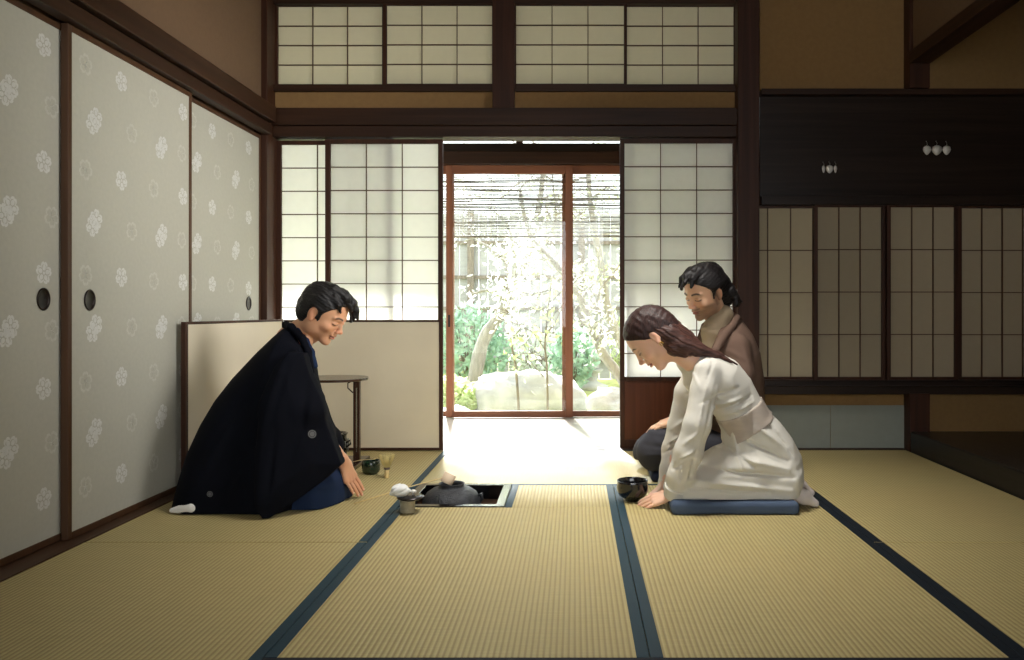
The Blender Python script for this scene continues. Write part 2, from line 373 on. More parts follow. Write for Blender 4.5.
# ------ left wall: fusuma, lintel, plaster
def fusuma(n, y0, y1, X, pull_y, label, solid, outl, seed=0):
    """sliding door filling y0..y1 at plane X"""
    t = thing('door_%d' % n, (X-.012, (y0+y1)/2, .004), kind='structure')
    z0, z1 = .006, 1.788; f = .022
    m = MB().box(X-.018, X-.004, y0+f-.004, y1-f+.004, z0+.018, z1-f, 0)
    fl = MB(); r = random.Random(seed)
    def flower(yc, zc, R, mi, outline, double=False):
        cs = [(yc, zc)] if not double else [(yc+.011, zc+.014), (yc-.011, zc-.014)]
        for q, (a, b) in enumerate(cs):
            ro = r.uniform(0, 1.2); Rr = R*(.78 if double else 1)
            n_ = 60; pts = []; inn = []
            for k in range(n_):
                th = 2*PI*k/n_; ph = 5*th
                rad = Rr*(.62+.38*abs(math.cos(ph/2))**.55-.12*max(0, math.cos(ph))**12)
                pts.append((X-.0036+q*.0003, a+rad*math.cos(th+ro), b+rad*math.sin(th+ro)))
                inn.append((X-.0036+q*.0003, a+rad*.74*math.cos(th+ro), b+rad*.74*math.sin(th+ro)))
            for k in range(n_):
                k2 = (k+1) % n_
                fl.add([pts[k], pts[k2], inn[k2], inn[k]], [(0,1,2,3)], mi)
            if outline:
                for j in range(5):
                    th = ro+2*PI*j/5+PI/5; d = Rr*.42
                    fl.tube([(X-.0036, a, b), (X-.0036, a+d*math.cos(th), b+d*math.sin(th))], .0014, 4, mi, False)
            else:
                for j in range(5):     # petals with a slit between them and a stamen dot
                    th = ro+2*PI*j/5; c1 = (a+Rr*.45*math.cos(th), b+Rr*.45*math.sin(th))
                    pp = [(X-.0034+q*.0003, c1[0]+Rr*.25*math.cos(2*PI*k/14)*math.cos(th)-Rr*.21*math.sin(2*PI*k/14)*math.sin(th), c1[1]+Rr*.25*math.cos(2*PI*k/14)*math.sin(th)+Rr*.21*math.sin(2*PI*k/14)*math.cos(th)) for k in range(14)]
                    fl.add(pp, [tuple(range(14))], mi)
                fl.add([(X-.0032+q*.0003, a+Rr*.14*math.cos(2*PI*k/10), b+Rr*.14*math.sin(2*PI*k/10)) for k in range(10)], [tuple(range(10))], mi)
    ym = y0+.05; y2 = y1-.05
    for row in range(9):
        zc = .164+.1895*row; A = row % 2 == 0
        for yy, o in ([(a, 0) for a in (solid[0] if A else solid[1])]+[(a, 1) for a in (outl[0] if A else outl[1])]):
            if y0+.06 < yy < y1-.05:
                flower(yy, zc+r.uniform(-.006,.006), .040 if not (o == 0 and not A) else .050, 1 if o == 0 else 2, o == 1, double=(o == 0 and not A))
    off = len(m.v); m.v += fl.v; m.f += [[i+off for i in f_] for f_ in fl.f]; m.m += fl.m; m.sm += fl.sm
    m.build('printed_paper', [fus_paper, mica, mica2], t)
    g = MB().box(X-.024, X, y0, y0+f, z0, z1).box(X-.024, X, y1-f, y1, z0, z1).box(X-.024, X, y0+f, y1-f, z0, z0+.023).box(X-.024, X, y0+f, y1-f, z1-f, z1)
    g.build('frame', fus_frame, t, bevel=.002)
    # round recessed pull
    p = MB(); n_ = 28; prof = [(.030, 0), (.034, .002), (.0345, .004), (.030, .005), (.027, .0015), (.025, .0008), (.0, .0008)]
    vs = []; fs = []
    for rr, h in prof:
        for k in range(n_): vs.append((X-.0035+h, pull_y+rr*.95*math.cos(2*PI*k/n_), .836+rr*1.12*math.sin(2*PI*k/n_)))
    for i in range(len(prof)-1):
        for k in range(n_): fs.append((i*n_+k, i*n_+(k+1) % n_, (i+1)*n_+(k+1) % n_, (i+1)*n_+k))
    p.add(vs, fs, 0, True).build('door_pull', pull_m, t)
    return t
fusuma(1, 1.80, 2.712, XL-.03, 2.600, '', [[2.12, 2.605], [1.95, 2.44]], [[2.36, 1.90], [2.19, 2.645]], 1)
fusuma(2, 2.678, 3.545, XL, 2.80, '', [[3.0, 3.47], [2.83, 3.29]], [[2.78, 3.23], [3.07, 3.46]], 2)
fusuma(3, 3.527, 4.40, XL-.03, 4.236, '', [[3.815, 4.24], [3.66, 4.08]], [[4.02, 3.62], [3.87, 4.28]], 3)
fusuma(4, .90, 1.82, XL, 1.1, '', [[1.1, 1.5], [1.3, 1.7]], [[1.3, 1.7], [1.1, 1.5]], 4)
struct(MB().box(XL-.02, XL+.03, -2.4, 4.40, 1.792, 1.85).build('trim_3', wy, bevel=.003))      # kamoi
struct(MB().box(XL-.02, XL+.055, -2.4, 4.40, 1.858, 1.95).build('trim_4', wy, bevel=.004))     # nageshi
struct(MB().box(XL-.12, XL-.03, -2.4, YW+.1, 1.85, 2.95).box(XL-.16, XL-.07, -2.4, YW+.1, -.3, 1.86).box(XL-.12, XL-.0, -2.4, .90, 0, 1.78).build('wall_left', plaster_dk))
struct(MB().box(XL-.12, XL+.004, 4.40, 4.60, -.05, 2.95).build('trim_5', wz, bevel=.003))   # corner post
# ------ back wall: posts, beams
def X_(p): return WX(p)
def Z_(p): return WZ(p)
struct(MB().box(WX(493), WX(515), 4.47, 4.57, Z_(112), 2.95).build('trim_6', wz, bevel=.003))     # short centre post
struct(MB().box(WX(737.5, 4.44), WX(759.5, 4.43), 4.43, 4.60, -.05, 2.95).build('trim_7', wz, bevel=.003))     # pillar between doors and writing alcove
struct(MB().box(XL+.005, WX(737), 4.455, 4.58, Z_(127), Z_(110)).build('trim_9', wx, bevel=.004))        # nageshi
struct(MB().box(XL+.005, WX(737), 4.475, 4.60, Z_(138), Z_(127)-.002).build('trim_10', wx, bevel=.002))   # kamoi
struct(MB().box(XL+.005, WX(493), 4.49, 4.56, Z_(5), Z_(-6)).box(WX(515), WX(737), 4.49, 4.56, Z_(5), Z_(-6)).build('trim_11', wx))
struct(MB().box(XL+.005, WX(493), 4.49, 4.56, Z_(92), Z_(85.5)).box(WX(515), WX(737), 4.49, 4.56, Z_(92), Z_(85.5)).build('trim_12', wx))
struct(MB().box(XL+.005, WX(493), 4.515, 4.55, Z_(111), Z_(91)).box(WX(515), WX(737), 4.515, 4.55, Z_(111), Z_(91))
       .box(XL+.005, WX(737), 4.515, 4.55, Z_(-6), 2.95).build('wall_back', plaster))
# ------ shoji builder
def shoji(name, px0, px1, py0, py1, cols, rows, Y, pm, fr=(4,4,4,4), koshi=None, extra=None, kind='structure', depth=.03, bar=.0045, xs=None):
    """paper lattice panel: pixel box of the paper at depth Y; fr = left,right,top,bottom frame widths (px)"""
    x0, x1, z0, z1 = WX(px0, Y), WX(px1, Y), WZ(py1, Y), WZ(py0, Y); k = Y/F
    l, r_, t_, b_ = [a*k for a in fr]
    t = thing(name, ((x0+x1)/2, Y+depth/2, z0-b_), kind=kind)
    g = MB().box(x0-l, x0, Y, Y+depth, z0-b_, z1+t_).box(x1, x1+r_, Y, Y+depth, z0-b_, z1+t_)
    g.box(x0, x1, Y+.001, Y+depth-.001, z1, z1+t_).box(x0, x1, Y+.001, Y+depth-.001, z0-b_, z0)
    g.build('frame', wz, t, bevel=.0015)
    b = MB(); xs = xs or [x0+(x1-x0)*i/cols for i in range(1, cols)]
    for i in range(1, rows):
        z = z0+(z1-z0)*i/rows; b.box(x0, x1, Y+.006, Y+.016, z-bar/2*1.15, z+bar/2*1.15)
    for x in xs: b.box(x-bar/2, x+bar/2, Y+.003, Y+.014, z0, z1)
    b.build('lattice', wthin, t)
    MB().add([(x0, Y+.0165, z0), (x1, Y+.0165, z0), (x1, Y+.0165, z1), (x0, Y+.0165, z1)], [(0,1,2,3)]).build('paper', pm, t)
    if koshi:
        zb = koshi
        MB().box(x0-l, x0, Y, Y+depth, zb, z0-b_).box(x1, x1+r_, Y, Y+depth, zb, z0-b_).box(x0, x1, Y+.002, Y+depth-.002, zb, zb+.045).build('lower_frame', wz, t, bevel=.0015)
        MB().box(x0, x1, Y+.010, Y+.016, zb+.045, z0-b_).build('lower_board', redboard, t)
    return t
redboard = wood('red_brown_board', srgb(84, 46, 28), .25, .4, 'z')
# transom windows
shoji('window_1', 277.5, 382, 6, 84, 3, 4, 4.52, old_paper, (3,2.5,2,2.5))
shoji('window_2', 386.5, 492, 5, 83.5, 3, 4, 4.495, old_paper, (3.5,2,2,3), depth=.022)
shoji('window_3', 516, 624, 5, 83.5, 3, 4, 4.495, old_paper, (2,3,2,3), depth=.022)
shoji('window_4', 627, 734, 6, 84, 3, 4, 4.52, old_paper, (3,4,2,2.5))
# sliding shoji of the doorway
shoji('door_5', 281, 389, 144.5, 377, 3, 10, 4.535, shoji_paper, (5,4,4,4), koshi=.003)
shoji('door_6', 330, 438, 143.5, 377, 3, 10, 4.50, shoji_paper, (5,4.5,4.5,4), koshi=.003)
shoji('door_7', 624.5, 733, 143, 377, 3, 10, 4.50, shoji_paper, (4.5,4.5,4.5,4), koshi=.003)
shoji('door_8', 630, 732, 144.5, 377, 3, 10, 4.535, shoji_paper, (4,5,4,4), koshi=.003)
# ------ right bay of the back wall: writing alcove
XRW = 2.85
struct(MB().box(WX(759.5), WX(904), 4.50, 4.55, Z_(91), 2.95).box(WX(922), XRW, 4.505, 4.56, Z_(91), 2.95)
       .box(WX(759.5), WX(904), 4.50, 4.55, -.05, Z_(391)).box(WX(922), XRW, 4.505, 4.55, -.05, Z_(391)).build('wall_back_right', plaster))
struct(MB().box(WX(903), WX(923), 4.42, 4.57, -.05, Z_(392)).box(WX(903), WX(923), 4.42, 4.57, Z_(92), 2.95).build('trim_13', wz, bevel=.003))
struct(MB().box(WX(759.5), XRW, 4.455, 4.58, Z_(97), Z_(91)).build('trim_14', wx, bevel=.003))
struct(MB().box(WX(759.5), XRW, 4.50, 4.54, Z_(198), Z_(97)).build('trim_15', blackwood, bevel=.002))        # dark transom board
struct(MB().box(WX(759.5), XRW, 4.46, 4.54, Z_(206), Z_(197)).build('trim_16', blackwood, bevel=.003))
struct(MB().box(WX(759.5), XRW, 4.43, 4.60, Z_(393), Z_(385)).box(WX(759.5), XRW, 4.46, 4.58, Z_(385.5), Z_(379.5)).build('trim_17', blackwood, bevel=.003))
struct(MB().box(WX(759.5), WX(829.5), 4.496, 4.50, 0.003, Z_(405)).box(WX(830), WX(903), 4.4955, 4.50, 0.003, Z_(405)).build('baseboard_back', bluepaper))
k = 4.47
shoji('window_5', 758.5, 813, 208, 377, 2, 4, 4.50, dim_shoin_paper, (2,3,3,4), xs=[WX(768, 4.5), WX(791, 4.5)])
shoji('window_6', 818, 882, 207, 377, 3, 4, 4.475, dim_shoin_paper, (3.5,3.5,3,5), depth=.022)
shoji('window_7', 891, 955, 207, 377, 3, 4, 4.475, dim_shoin_paper, (4,3.5,3,5), depth=.022)
shoji('window_8', 962, 1044, 208, 377, 4, 4, 4.50, dim_shoin_paper, (4,4,3,4))
shoji('window_9', 816, 880, 208, 377, 3, 4, 4.53, dim_shoin_paper, (3.5,6,3,5), depth=.022)
# silver ornaments covering the nail heads on the dark board
silver = mat('tarnished_silver', srgb(225, 222, 214), .5, metal=.35, noise=.12, scale=(80,80,80))
def ornament(px, py, s, star, label):
    c = P(px, py, 4.497); t = thing('nail_cover', tuple(c), label, 'ornament')
    def bell(dx, w, h, body):
        pr = [(0, -h), (w*.35, -h*.85), (w*.75, -h*.45), (w, 0), (w*.85, h*.5), (w*.4, h*.72), (0, h*.75)]
        m = MB(); n = 20; vs = []; fs = []
        for (r, z) in pr:
            for q in range(n):
                a = 2*PI*q/n; lob = 1+(.16 if star else .07)*math.cos(5*a)
                vs.append((c[0]+dx+r*lob*math.cos(a), c[1]-.008+r*.45*math.sin(a), c[2]+z))
        for i in range(len(pr)-1):
            for q in range(n): fs.append((i*n+q, i*n+(q+1) % n, (i+1)*n+(q+1) % n, (i+1)*n+q))
        m.add(vs, fs, 0, True).build('flower_bell', silver, t)
        b = MB()
        for j in range(4):
            b.lathe([(0,-.0022),(.0018,-.001),(.0018,.001),(0,.0022)], (c[0]+dx+.0035*math.sin(j*1.3), c[1]-.006, c[2]+h*.8+j*.0065*s), 8)
        b.build('stamen', silver, t)
    bell(0, .024*s, .028*s, 0); bell(-.048*s if star else -.036*s, (.019 if star else .010)*s, .026*s, 0); bell(.048*s if star else .036*s, (.019 if star else .010)*s, .026*s, 0)
ornament(829, 169, .95, False, 'small silver bellflower nail cover on the dark board, left of the two')
ornament(936, 150, 1.18, True, 'larger silver bellflower nail cover on the dark board, right of the two')
# ------ tokonoma on the right
struct(MB().box(XR, XR+.10, -2.4, 4.41, -.05, .112).build('trim_18', blackwood_y, bevel=.008))
struct(MB().box(XR+.10, XRW, .6, 4.50, -.05, .098).build('trim_19', blackwood_y))
struct(MB().box(XR, WX(923), .5, 4.42, 2.20, 2.27).build('trim_20', wy, bevel=.003))
struct(MB().box(XR+.02, XR+.08, .5, 4.42, 2.27, 2.95).box(XR+.0, XR+.10, -2.4, .5, -.05, 2.95).box(XRW, XRW+.08, .4, 4.6, -.05, 2.95).box(XR+.1, XRW, .45, .5, -.05, 2.95).build('wall_right', plaster_dk))
# ------ ceiling and rear
struct(MB().box(-1.95, XRW+.1, -2.5, 4.6, 2.93, 3.0).build('ceiling', ceil_m))
struct(MB().box(-1.9, 3.0, -2.5, -2.42, 0, .5).box(-1.9, 3.0, -2.5, -2.42, 2.4, 2.95).box(-1.9, -1.2, -2.5, -2.42, .5, 2.4).box(2.3, 3.0, -2.5, -2.42, .5, 2.4).build('wall_rear', plaster_dk))
# ------ veranda and glass doors
YG = 5.76
struct(MB().box(-2.6, 3.2, 4.60, YG+.12, -.06, -.001).build('floor_veranda', veranda_wood, bevel=.002))
def gz(p): return WZ(p, YG)
def gx(p): return WX(p, YG)
def glassdoor(n, x0, x1, Y, l, r_, pull=None):
    z0, z1 = .004, WZ(165, Y); zt = WZ(173.5, Y); zb = WZ(411, Y)
    t = thing('door_%d' % n, ((x0+x1)/2, Y+.02, 0.004), kind='structure')
    MB().box(x0, x0+l, Y, Y+.034, z0, z1).box(x1-r_, x1, Y, Y+.034, z0, z1).build('stile', cedar_z, t, bevel=.003)
    MB().box(x0+l, x1-r_, Y+.002, Y+.032, zt, z1).box(x0+l, x1-r_, Y+.002, Y+.032, z0, zb).build('rail', cedar_x, t, bevel=.003)
    MB().box(x0+l, x1-r_, Y+.015, Y+.019, zb, zt).build('glass_pane', glass, t)
    if pull:
        MB().box(x0+l*.3, x0+l*.62, Y-.003, Y, pull-.045, pull+.045).build('door_pull', pull_m, t, bevel=.002)
    return t
glassdoor(9, gx(446), gx(573), YG, .05, .055, WZ(321, YG))
glassdoor(10, gx(562), gx(690), YG+.04, .06, .05)
glassdoor(11, gx(318), gx(453), YG+.04, .05, .05)
glassdoor(12, gx(196), gx(326), YG, .05, .05)
struct(MB().box(-3, 2.7, YG-.03, YG+.10, WZ(164.5, YG), WZ(152, YG)).build('trim_21', wx, bevel=.003))
struct(MB().box(-3, 2.7, YG-.0, YG+.05, WZ(152, YG), WZ(143, YG)).build('trim_22', blackwood, bevel=.003))
struct(MB().box(gx(520)-.03, gx(520)+.02, YG+.005, YG+.05, WZ(143, YG), 2.8).box(gx(380), gx(385), YG+.005, YG+.05, WZ(143, YG), 2.8).box(gx(655), gx(660), YG+.005, YG+.05, WZ(143, YG), 2.8).build('trim_23', wz))
clear_top = thing('window_10', (-.2, YG+.03, 2.1), kind='structure'); MB().box(-3, gx(690), YG+.025, YG+.029, WZ(143, YG), 2.8).build('glass_pane', glass, clear_top)
struct(MB().box(gx(690), 3.2, YG-.01, YG+.06, -.06, WZ(164.5, YG)).box(gx(690), 3.2, YG+.0, YG+.06, WZ(143, YG), 2.8).build('wall_veranda_right', plaster))
struct(MB().box(-2.7, -2.62, 4.6, YG+.1, -.06, 2.85).box(-2.7, gx(196), YG, YG+.06, -.06, 1.9).build('wall_veranda_left', plaster))
struct(MB().box(3.15, 3.2, 4.6, YG+.1, -.06, 2.85).build('wall_veranda_end', plaster))
struct(MB().box(-2.7, 3.2, 4.55, 7.2, 2.80, 2.86).build('ceiling_veranda_sun_eave', ceil_m))  # outer part is an unseen eave, added to block sun above the doors
# ================================================================== garden beyond the glass
moss = mat('moss', srgb(176, 184, 116), .95, noise=.35, scale=(6,6,6), detail=6, bump=.6, bscale=(40,40,40))
stone = mat('pale_stone', srgb(178, 178, 174), .9, noise=.25, scale=(5,5,5), detail=8, bump=.5, bscale=(25,25,25))
bark = mat('grey_bark', srgb(150, 145, 138), .95, noise=.3, scale=(30,30,6), detail=6, bump=.6, bscale=(60,60,15))
bark_dk = mat('dark_bark', srgb(120, 110, 98), .95, noise=.3, scale=(30,30,6), detail=6, bump=.5, bscale=(60,60,15))
leaf_a = mat('spring_leaf', srgb(196, 208, 160), .6, noise=.2, scale=(9,9,9), transl=.45); leaf_b = mat('blue_green_leaf', srgb(170, 200, 178), .6, noise=.3, scale=(9,9,9), transl=.35)
leaf_c = mat('pale_leaf', srgb(224, 228, 220), .6, noise=.15, scale=(9,9,9), transl=.45)
fence_m = mat('weathered_fence', srgb(158, 157, 154), .9, noise=.12, scale=(4,4,30), detail=6, bump=.3)
reed = mat('reed', srgb(172, 170, 164), .7, noise=.35, scale=(3,30,200)); string_m = mat('blind_string', srgb(210, 205, 190), .8)
# ground
gm = MB(); nx, ny = 60, 40; vs = []; fs = []
rg = np.random.RandomState(3)
for j in range(ny+1):
    for i in range(nx+1):
        x = -7+14*i/nx; y = 5.9+8*j/ny
        z = -.30+.10*math.sin(x*1.3+1)*math.sin(y*.9)+.03*math.sin(x*5.1+y*3)+.22*max(0, (y-8)/4)
        vs.append((x, y, z))
for j in range(ny):
    for i in range(nx):
        a = j*(nx+1)+i; fs.append((a, a+1, a+nx+2, a+nx+1))
gm.add(vs, fs, 0, True); struct(gm.build('ground', moss))
def gzat(x, y): return -.30+.10*math.sin(x*1.3+1)*math.sin(y*.9)+.03*math.sin(x*5.1+y*3)+.22*max(0, (y-8)/4)
# fence
ft = thing('garden_fence', (0, 11.3, 0), 'weathered grey board fence with horizontal battens at the back of the garden', 'fence')
m = MB(); r = random.Random(5); x = -5
while x < 5.5:
    wd = r.uniform(.13, .17); m.box(x, x+wd-.008, 11.3+r.uniform(-.008,.008), 11.33, -.2, 2.2); x += wd
m.build('boards', fence_m, ft)
for z in (.05, .43, .80, 1.25, 1.75): MB().box(-5, 5.5, 11.25, 11.30, z, z+.05).build('batten', bark_dk, ft)
for xx in (-3.2, -1.55, .05, 1.65, 3.2): MB().box(xx, xx+.09, 11.20, 11.26, -.2, 2.25).build('post', bark_dk, ft)
# rocks
def rock(cx, cy, rx, ry, rz, seed, label, sink=.25):
    z0 = gzat(cx, cy)-rz*sink; nr = np.random.RandomState(seed)
    m = MB(); n1, n2 = 36, 20; vs = []; fs = []
    K = [(nr.normal(size=3)*2.2, nr.uniform(0, 6)) for _ in range(5)]+[(nr.normal(size=3)*6, nr.uniform(0, 6)) for _ in range(6)]
    for i in range(n2+1):
        ph = PI*i/n2
        for j in range(n1):
            th = 2*PI*j/n1; d = np.array([math.sin(ph)*math.cos(th), math.sin(ph)*math.sin(th), math.cos(ph)])
            q = 1+sum(.10*math.sin(k@d+p) for k, p in K[:5])-sum(.05*abs(math.sin(k@d+p)) for k, p in K[5:])
            d = np.sign(d)*np.abs(d)**.85
            vs.append((cx+rx*d[0]*q, cy+ry*d[1]*q, z0+rz*.5+rz*.75*d[2]*q))
    for i in range(n2):
        for j in range(n1): fs.append((i*n1+j, (i+1)*n1+j, (i+1)*n1+(j+1) % n1, i*n1+(j+1) % n1))
    m.add(vs, fs, 0, True); o = m.build('garden_rock', stone); tag(o, label, 'rock', 'rocks in the garden'); return o
rock(-.55, 8.1, .60, .42, .50, 1, 'large pale boulder, biggest one, seen through the left glass door')
rock(.44, 7.6, .34, .30, .30, 2, 'rounded pale boulder seen through the right glass door')
rock(-1.22, 7.35, .30, .24, .20, 3, 'low pale rock at the left foot of the large boulder')
rock(-.05, 7.15, .26, .22, .13, 4, 'flat pale rock in front of the large boulder')
rock(-.80, 6.85, .30, .20, .12, 5, 'flattest stepping stone, closest to the veranda')
# lantern
lt = thing('stone_lantern', (.19, 9.3, gzat(.19, 9.3)), 'small stone lantern on the moss seen through the right glass door', 'lantern')
zb = gzat(.19, 9.3)
MB().lathe([(0,0),(.20,0),(.21,.06),(.10,.10),(.075,.12),(.075,.20),(.14,.23),(.15,.26),(0,.26)], (.19, 9.3, zb), 16).build('base', stone, lt)
MB().lathe([(.0,.26),(.09,.26),(.10,.27),(.10,.38),(.085,.39),(0,.39)], (.19, 9.3, zb), 6, smooth=False).build('light_chamber', stone, lt)
MB().lathe([(0,.385),(.20,.385),(.21,.41),(.13,.46),(.06,.50),(.03,.51),(.045,.54),(.03,.58),(0,.60)], (.19, 9.3, zb), 16).build('roof', stone, lt)
# trees
def branchy(name, base, pts, rad, label, leafm, nleaf, seed, spread=.5, bk=bark, leafs=.05, sub=9, cat='tree', group=None, lat=1):
    """trunk polyline with side twigs and leaf clusters"""
    r = np.random.RandomState(seed); t = thing(name, base, label, cat, group)
    pts = [np.array(p, float) for p in pts]
    # smooth trunk
    def sm(P_, n=5):
        out = []
        for i in range(len(P_)-1):
            p0 = P_[max(i-1,0)]; p1 = P_[i]; p2 = P_[i+1]; p3 = P_[min(i+2, len(P_)-1)]
            for k in range(n):
                u = k/n; out.append(.5*((2*p1)+(-p0+p2)*u+(2*p0-5*p1+4*p2-p3)*u*u+(-p0+3*p1-3*p2+p3)*u**3))
        return out+[P_[-1]]
    tr = sm(pts); n = len(tr); MB_ = MB(); MB_.tube(tr, [rad*(1-.75*i/n)*(1+.06*math.sin(i*2.1)) for i in range(n)], 9)
    tips = []
    for b in range(sub):
        i = int(n*(.35+.63*b/max(1, sub-1))); i = min(i, n-1); p = tr[i]; d = r.normal(size=3)*[1,.7,.6]; d[2] = abs(d[2])*.8; d /= np.linalg.norm(d)
        L_ = spread*r.uniform(.6, 1.3); q = [p]; dd = d.copy()
        for s_ in range(5):
            dd = dd+r.normal(size=3)*.28; dd /= np.linalg.norm(dd); q.append(q[-1]+dd*L_/5); tips.append(q[-1])
        q2 = sm(q, 3); r0 = rad*(1-.75*i/n)*.5; MB_.tube(q2, [max(.004, r0*(1-.85*k/len(q2))) for k in range(len(q2))], 6)
        for w_ in range(3):
            p = q[r.randint(1, 5)]; dd2 = r.normal(size=3); dd2 /= np.linalg.norm(dd2); qq = [p]
            for s_ in range(3): qq.append(qq[-1]+(dd2+r.normal(size=3)*.3)*L_*.13); tips.append(qq[-1])
            MB_.tube(qq, [r0*.35+.002, r0*.25+.002, .003, .002], 5)
    MB_.build('trunk', bk, t)
    fo = MB(); tips = np.array(tips) if tips else np.array(pts)
    for k in range(nleaf):
        c = tips[r.randint(len(tips))]+r.normal(size=3)*.07*lat; s_ = leafs*r.uniform(.6, 1.4)
        a = r.normal(size=3); a /= np.linalg.norm(a); b = np.cross(a, r.normal(size=3)); b /= np.linalg.norm(b); nrm = np.cross(a, b)
        fo.add([c-a*s_, c-a*s_*.2+b*s_*.42+nrm*s_*.12, c+a*s_, c-a*s_*.2-b*s_*.42+nrm*s_*.12], [(0,1,2),(0,2,3)])
    fo.build('foliage', leafm, t); return t
def gp(px, py, Y): return P(px, py, Y)
T1 = [gp(470, 366, 8.7), gp(482, 345, 8.7), gp(500, 315, 8.7), gp(515, 285, 8.75), gp(530, 250, 8.8), gp(540, 200, 8.8), gp(545, 150, 8.8)]
T1[0][2] = gzat(T1[0][0], 8.7)-.02
branchy('garden_tree', tuple(T1[0]), T1, .085, 'leaning grey-barked tree seen through the left glass door', leaf_c, 900, 11, .95, sub=13, leafs=.032)
T2 = [gp(640, 400, 7.9), gp(621, 378, 7.9), gp(602, 352, 7.9), gp(590, 322, 7.9), gp(578, 295, 7.9), gp(556, 265, 7.9), gp(530, 235, 7.9), gp(520, 190, 7.9)]
T2[0][2] = gzat(T2[0][0], 7.9)-.02
branchy('garden_tree', tuple(T2[0]), T2, .06, 'slanting grey tree crossing the right glass door', leaf_c, 700, 12, .7, sub=11, leafs=.032)
T3 = [gp(655, 385, 8.6), gp(625, 350, 8.6), gp(608, 310, 8.6), gp(600, 260, 8.6), gp(590, 200, 8.6), gp(588, 150, 8.6)]
T3[0][2] = gzat(T3[0][0], 8.6)-.02
branchy('garden_tree', tuple(T3[0]), T3, .07, 'upright forked tree behind the slanting tree at the right door jamb', leaf_a, 600, 13, .8, sub=11, leafs=.03)
T4 = [gp(520, 402, 7.2), gp(516, 370, 7.2), gp(511, 340, 7.2), gp(512, 310, 7.2), gp(506, 280, 7.2)]
T4[0][2] = gzat(T4[0][0], 7.2)-.02
branchy('garden_sapling', tuple(T4[0]), T4, .014, 'thin maple sapling in front of the large boulder', leaf_c, 300, 14, .42, leafs=.035, bk=bark_dk, sub=8, cat='sapling')
T5 = [gp(548, 398, 7.0), gp(547, 370, 7.0), gp(545, 345, 7.0), gp(548, 310, 7.0), gp(552, 280, 7.0)]
T5[0][2] = gzat(T5[0][0], 7.0)-.02
branchy('garden_sapling', tuple(T5[0]), T5, .012, 'thin dark-stemmed sapling just left of the middle door stile', leaf_a, 130, 15, .40, leafs=.035, bk=bark_dk, sub=8, cat='sapling')
def shrub(cx, cy, h, wd, lm, n, seed, label, ls=.045):
    z = gzat(cx, cy); r = np.random.RandomState(seed); t = thing('garden_shrub', (cx, cy, z), label, 'shrub', 'shrubs in the garden')
    m = MB(); fo = MB(); 
    for k in range(14):
        a = r.uniform(0, 2*PI); p = np.array([cx, cy, z-.02]); e = np.array([cx+wd*.7*math.cos(a)*r.uniform(.2,1), cy+wd*.5*math.sin(a), z+h*r.uniform(.6, 1)])
        m.tube([p, (p+e)/2+r.normal(size=3)*.03, e], [.012, .008, .003], 5)
    m.build('stems', bark_dk, t)
    for k in range(n):
        d = r.normal(size=3); d /= np.linalg.norm(d); rr = r.uniform(.55, 1)
        c = np.array([cx+wd*d[0]*rr, cy+wd*.7*d[1]*rr, z+h*.55+h*.5*d[2]*rr])
        s_ = ls*r.uniform(.6, 1.4); a = r.normal(size=3); a /= np.linalg.norm(a); b = np.cross(a, r.normal(size=3)); b /= np.linalg.norm(b)
        fo.add([c-a*s_, c+b*s_*.45, c+a*s_, c-b*s_*.45], [(0,1,2),(0,2,3)])
    fo.build('foliage', lm, t)
shrub(-1.30, 9.6, 1.1, .50, leaf_b, 1600, 21, 'blue-green bush by the fence at the left edge of the glass door')
shrub(-1.35, 7.9, .50, .42, leaf_a, 900, 22, 'low yellow-green bush left of the large boulder')
shrub(-.02, 8.9, .75, .30, leaf_b, 700, 23, 'dark blue-green bush behind the middle door stile')
shrub(.85, 9.6, .9, .45, leaf_a, 900, 24, 'yellow-green bush beside the right door jamb, near the fence')
shrub(-.45, 9.9, .7, .5, leaf_c, 900, 25, 'pale bush against the fence behind the large boulder')
# ------ reed blind outside the doors
bt = thing('reed_blind', (-.30, 5.98, 2.0), 'sagging grey reed blind hanging outside the glass doors', 'blind')
r = random.Random(8); m = MB(); z = WZ(236, 5.98); zt = WZ(160, 5.98); x0, x1 = WX(425, 5.98), WX(668, 5.98)
while z < zt:
    sag = .012*math.sin(z*31); a = z+r.uniform(-.004, .004); b = z+r.uniform(-.004, .004)
    cols_ = [x0+(x1-x0)*i/8 for i in range(9)]
    gap = r.random()
    if gap > .12:
        m.tube([(xx, 5.98+r.uniform(-.004,.004), a+(b-a)*i/8+.003*math.sin(i*1.7+z*40)) for i, xx in enumerate(cols_)], r.uniform(.0032, .0052), 5)
    z += r.uniform(.0085, .0125)
m.build('reeds', reed, bt)
m = MB()
for i in range(9):
    xx = x0+.08+(x1-x0-.16)*i/8; m.tube([(xx, 5.974, WZ(236, 5.98)), (xx+.004, 5.974, 1.7), (xx, 5.974, zt)], .0022, 5)
m.build('strings', string_m, bt)
MB().tube([(x0, 5.98, WZ(237, 5.98)), (x1, 5.98, WZ(236, 5.98))], .008, 8).build('bottom_rod', bark_dk, bt)
MB().tube([(x0, 5.98, zt), (x1, 5.98, zt)], .012, 8).build('top_rod', bark_dk, bt)

for xx in (x0+.3, x1-.3): MB().tube([(xx, 5.98, zt+.005), (xx+.002, 5.98, 2.4), (xx, 5.98, 2.80)], .003, 5).build('hanging_cord', string_m, bt)
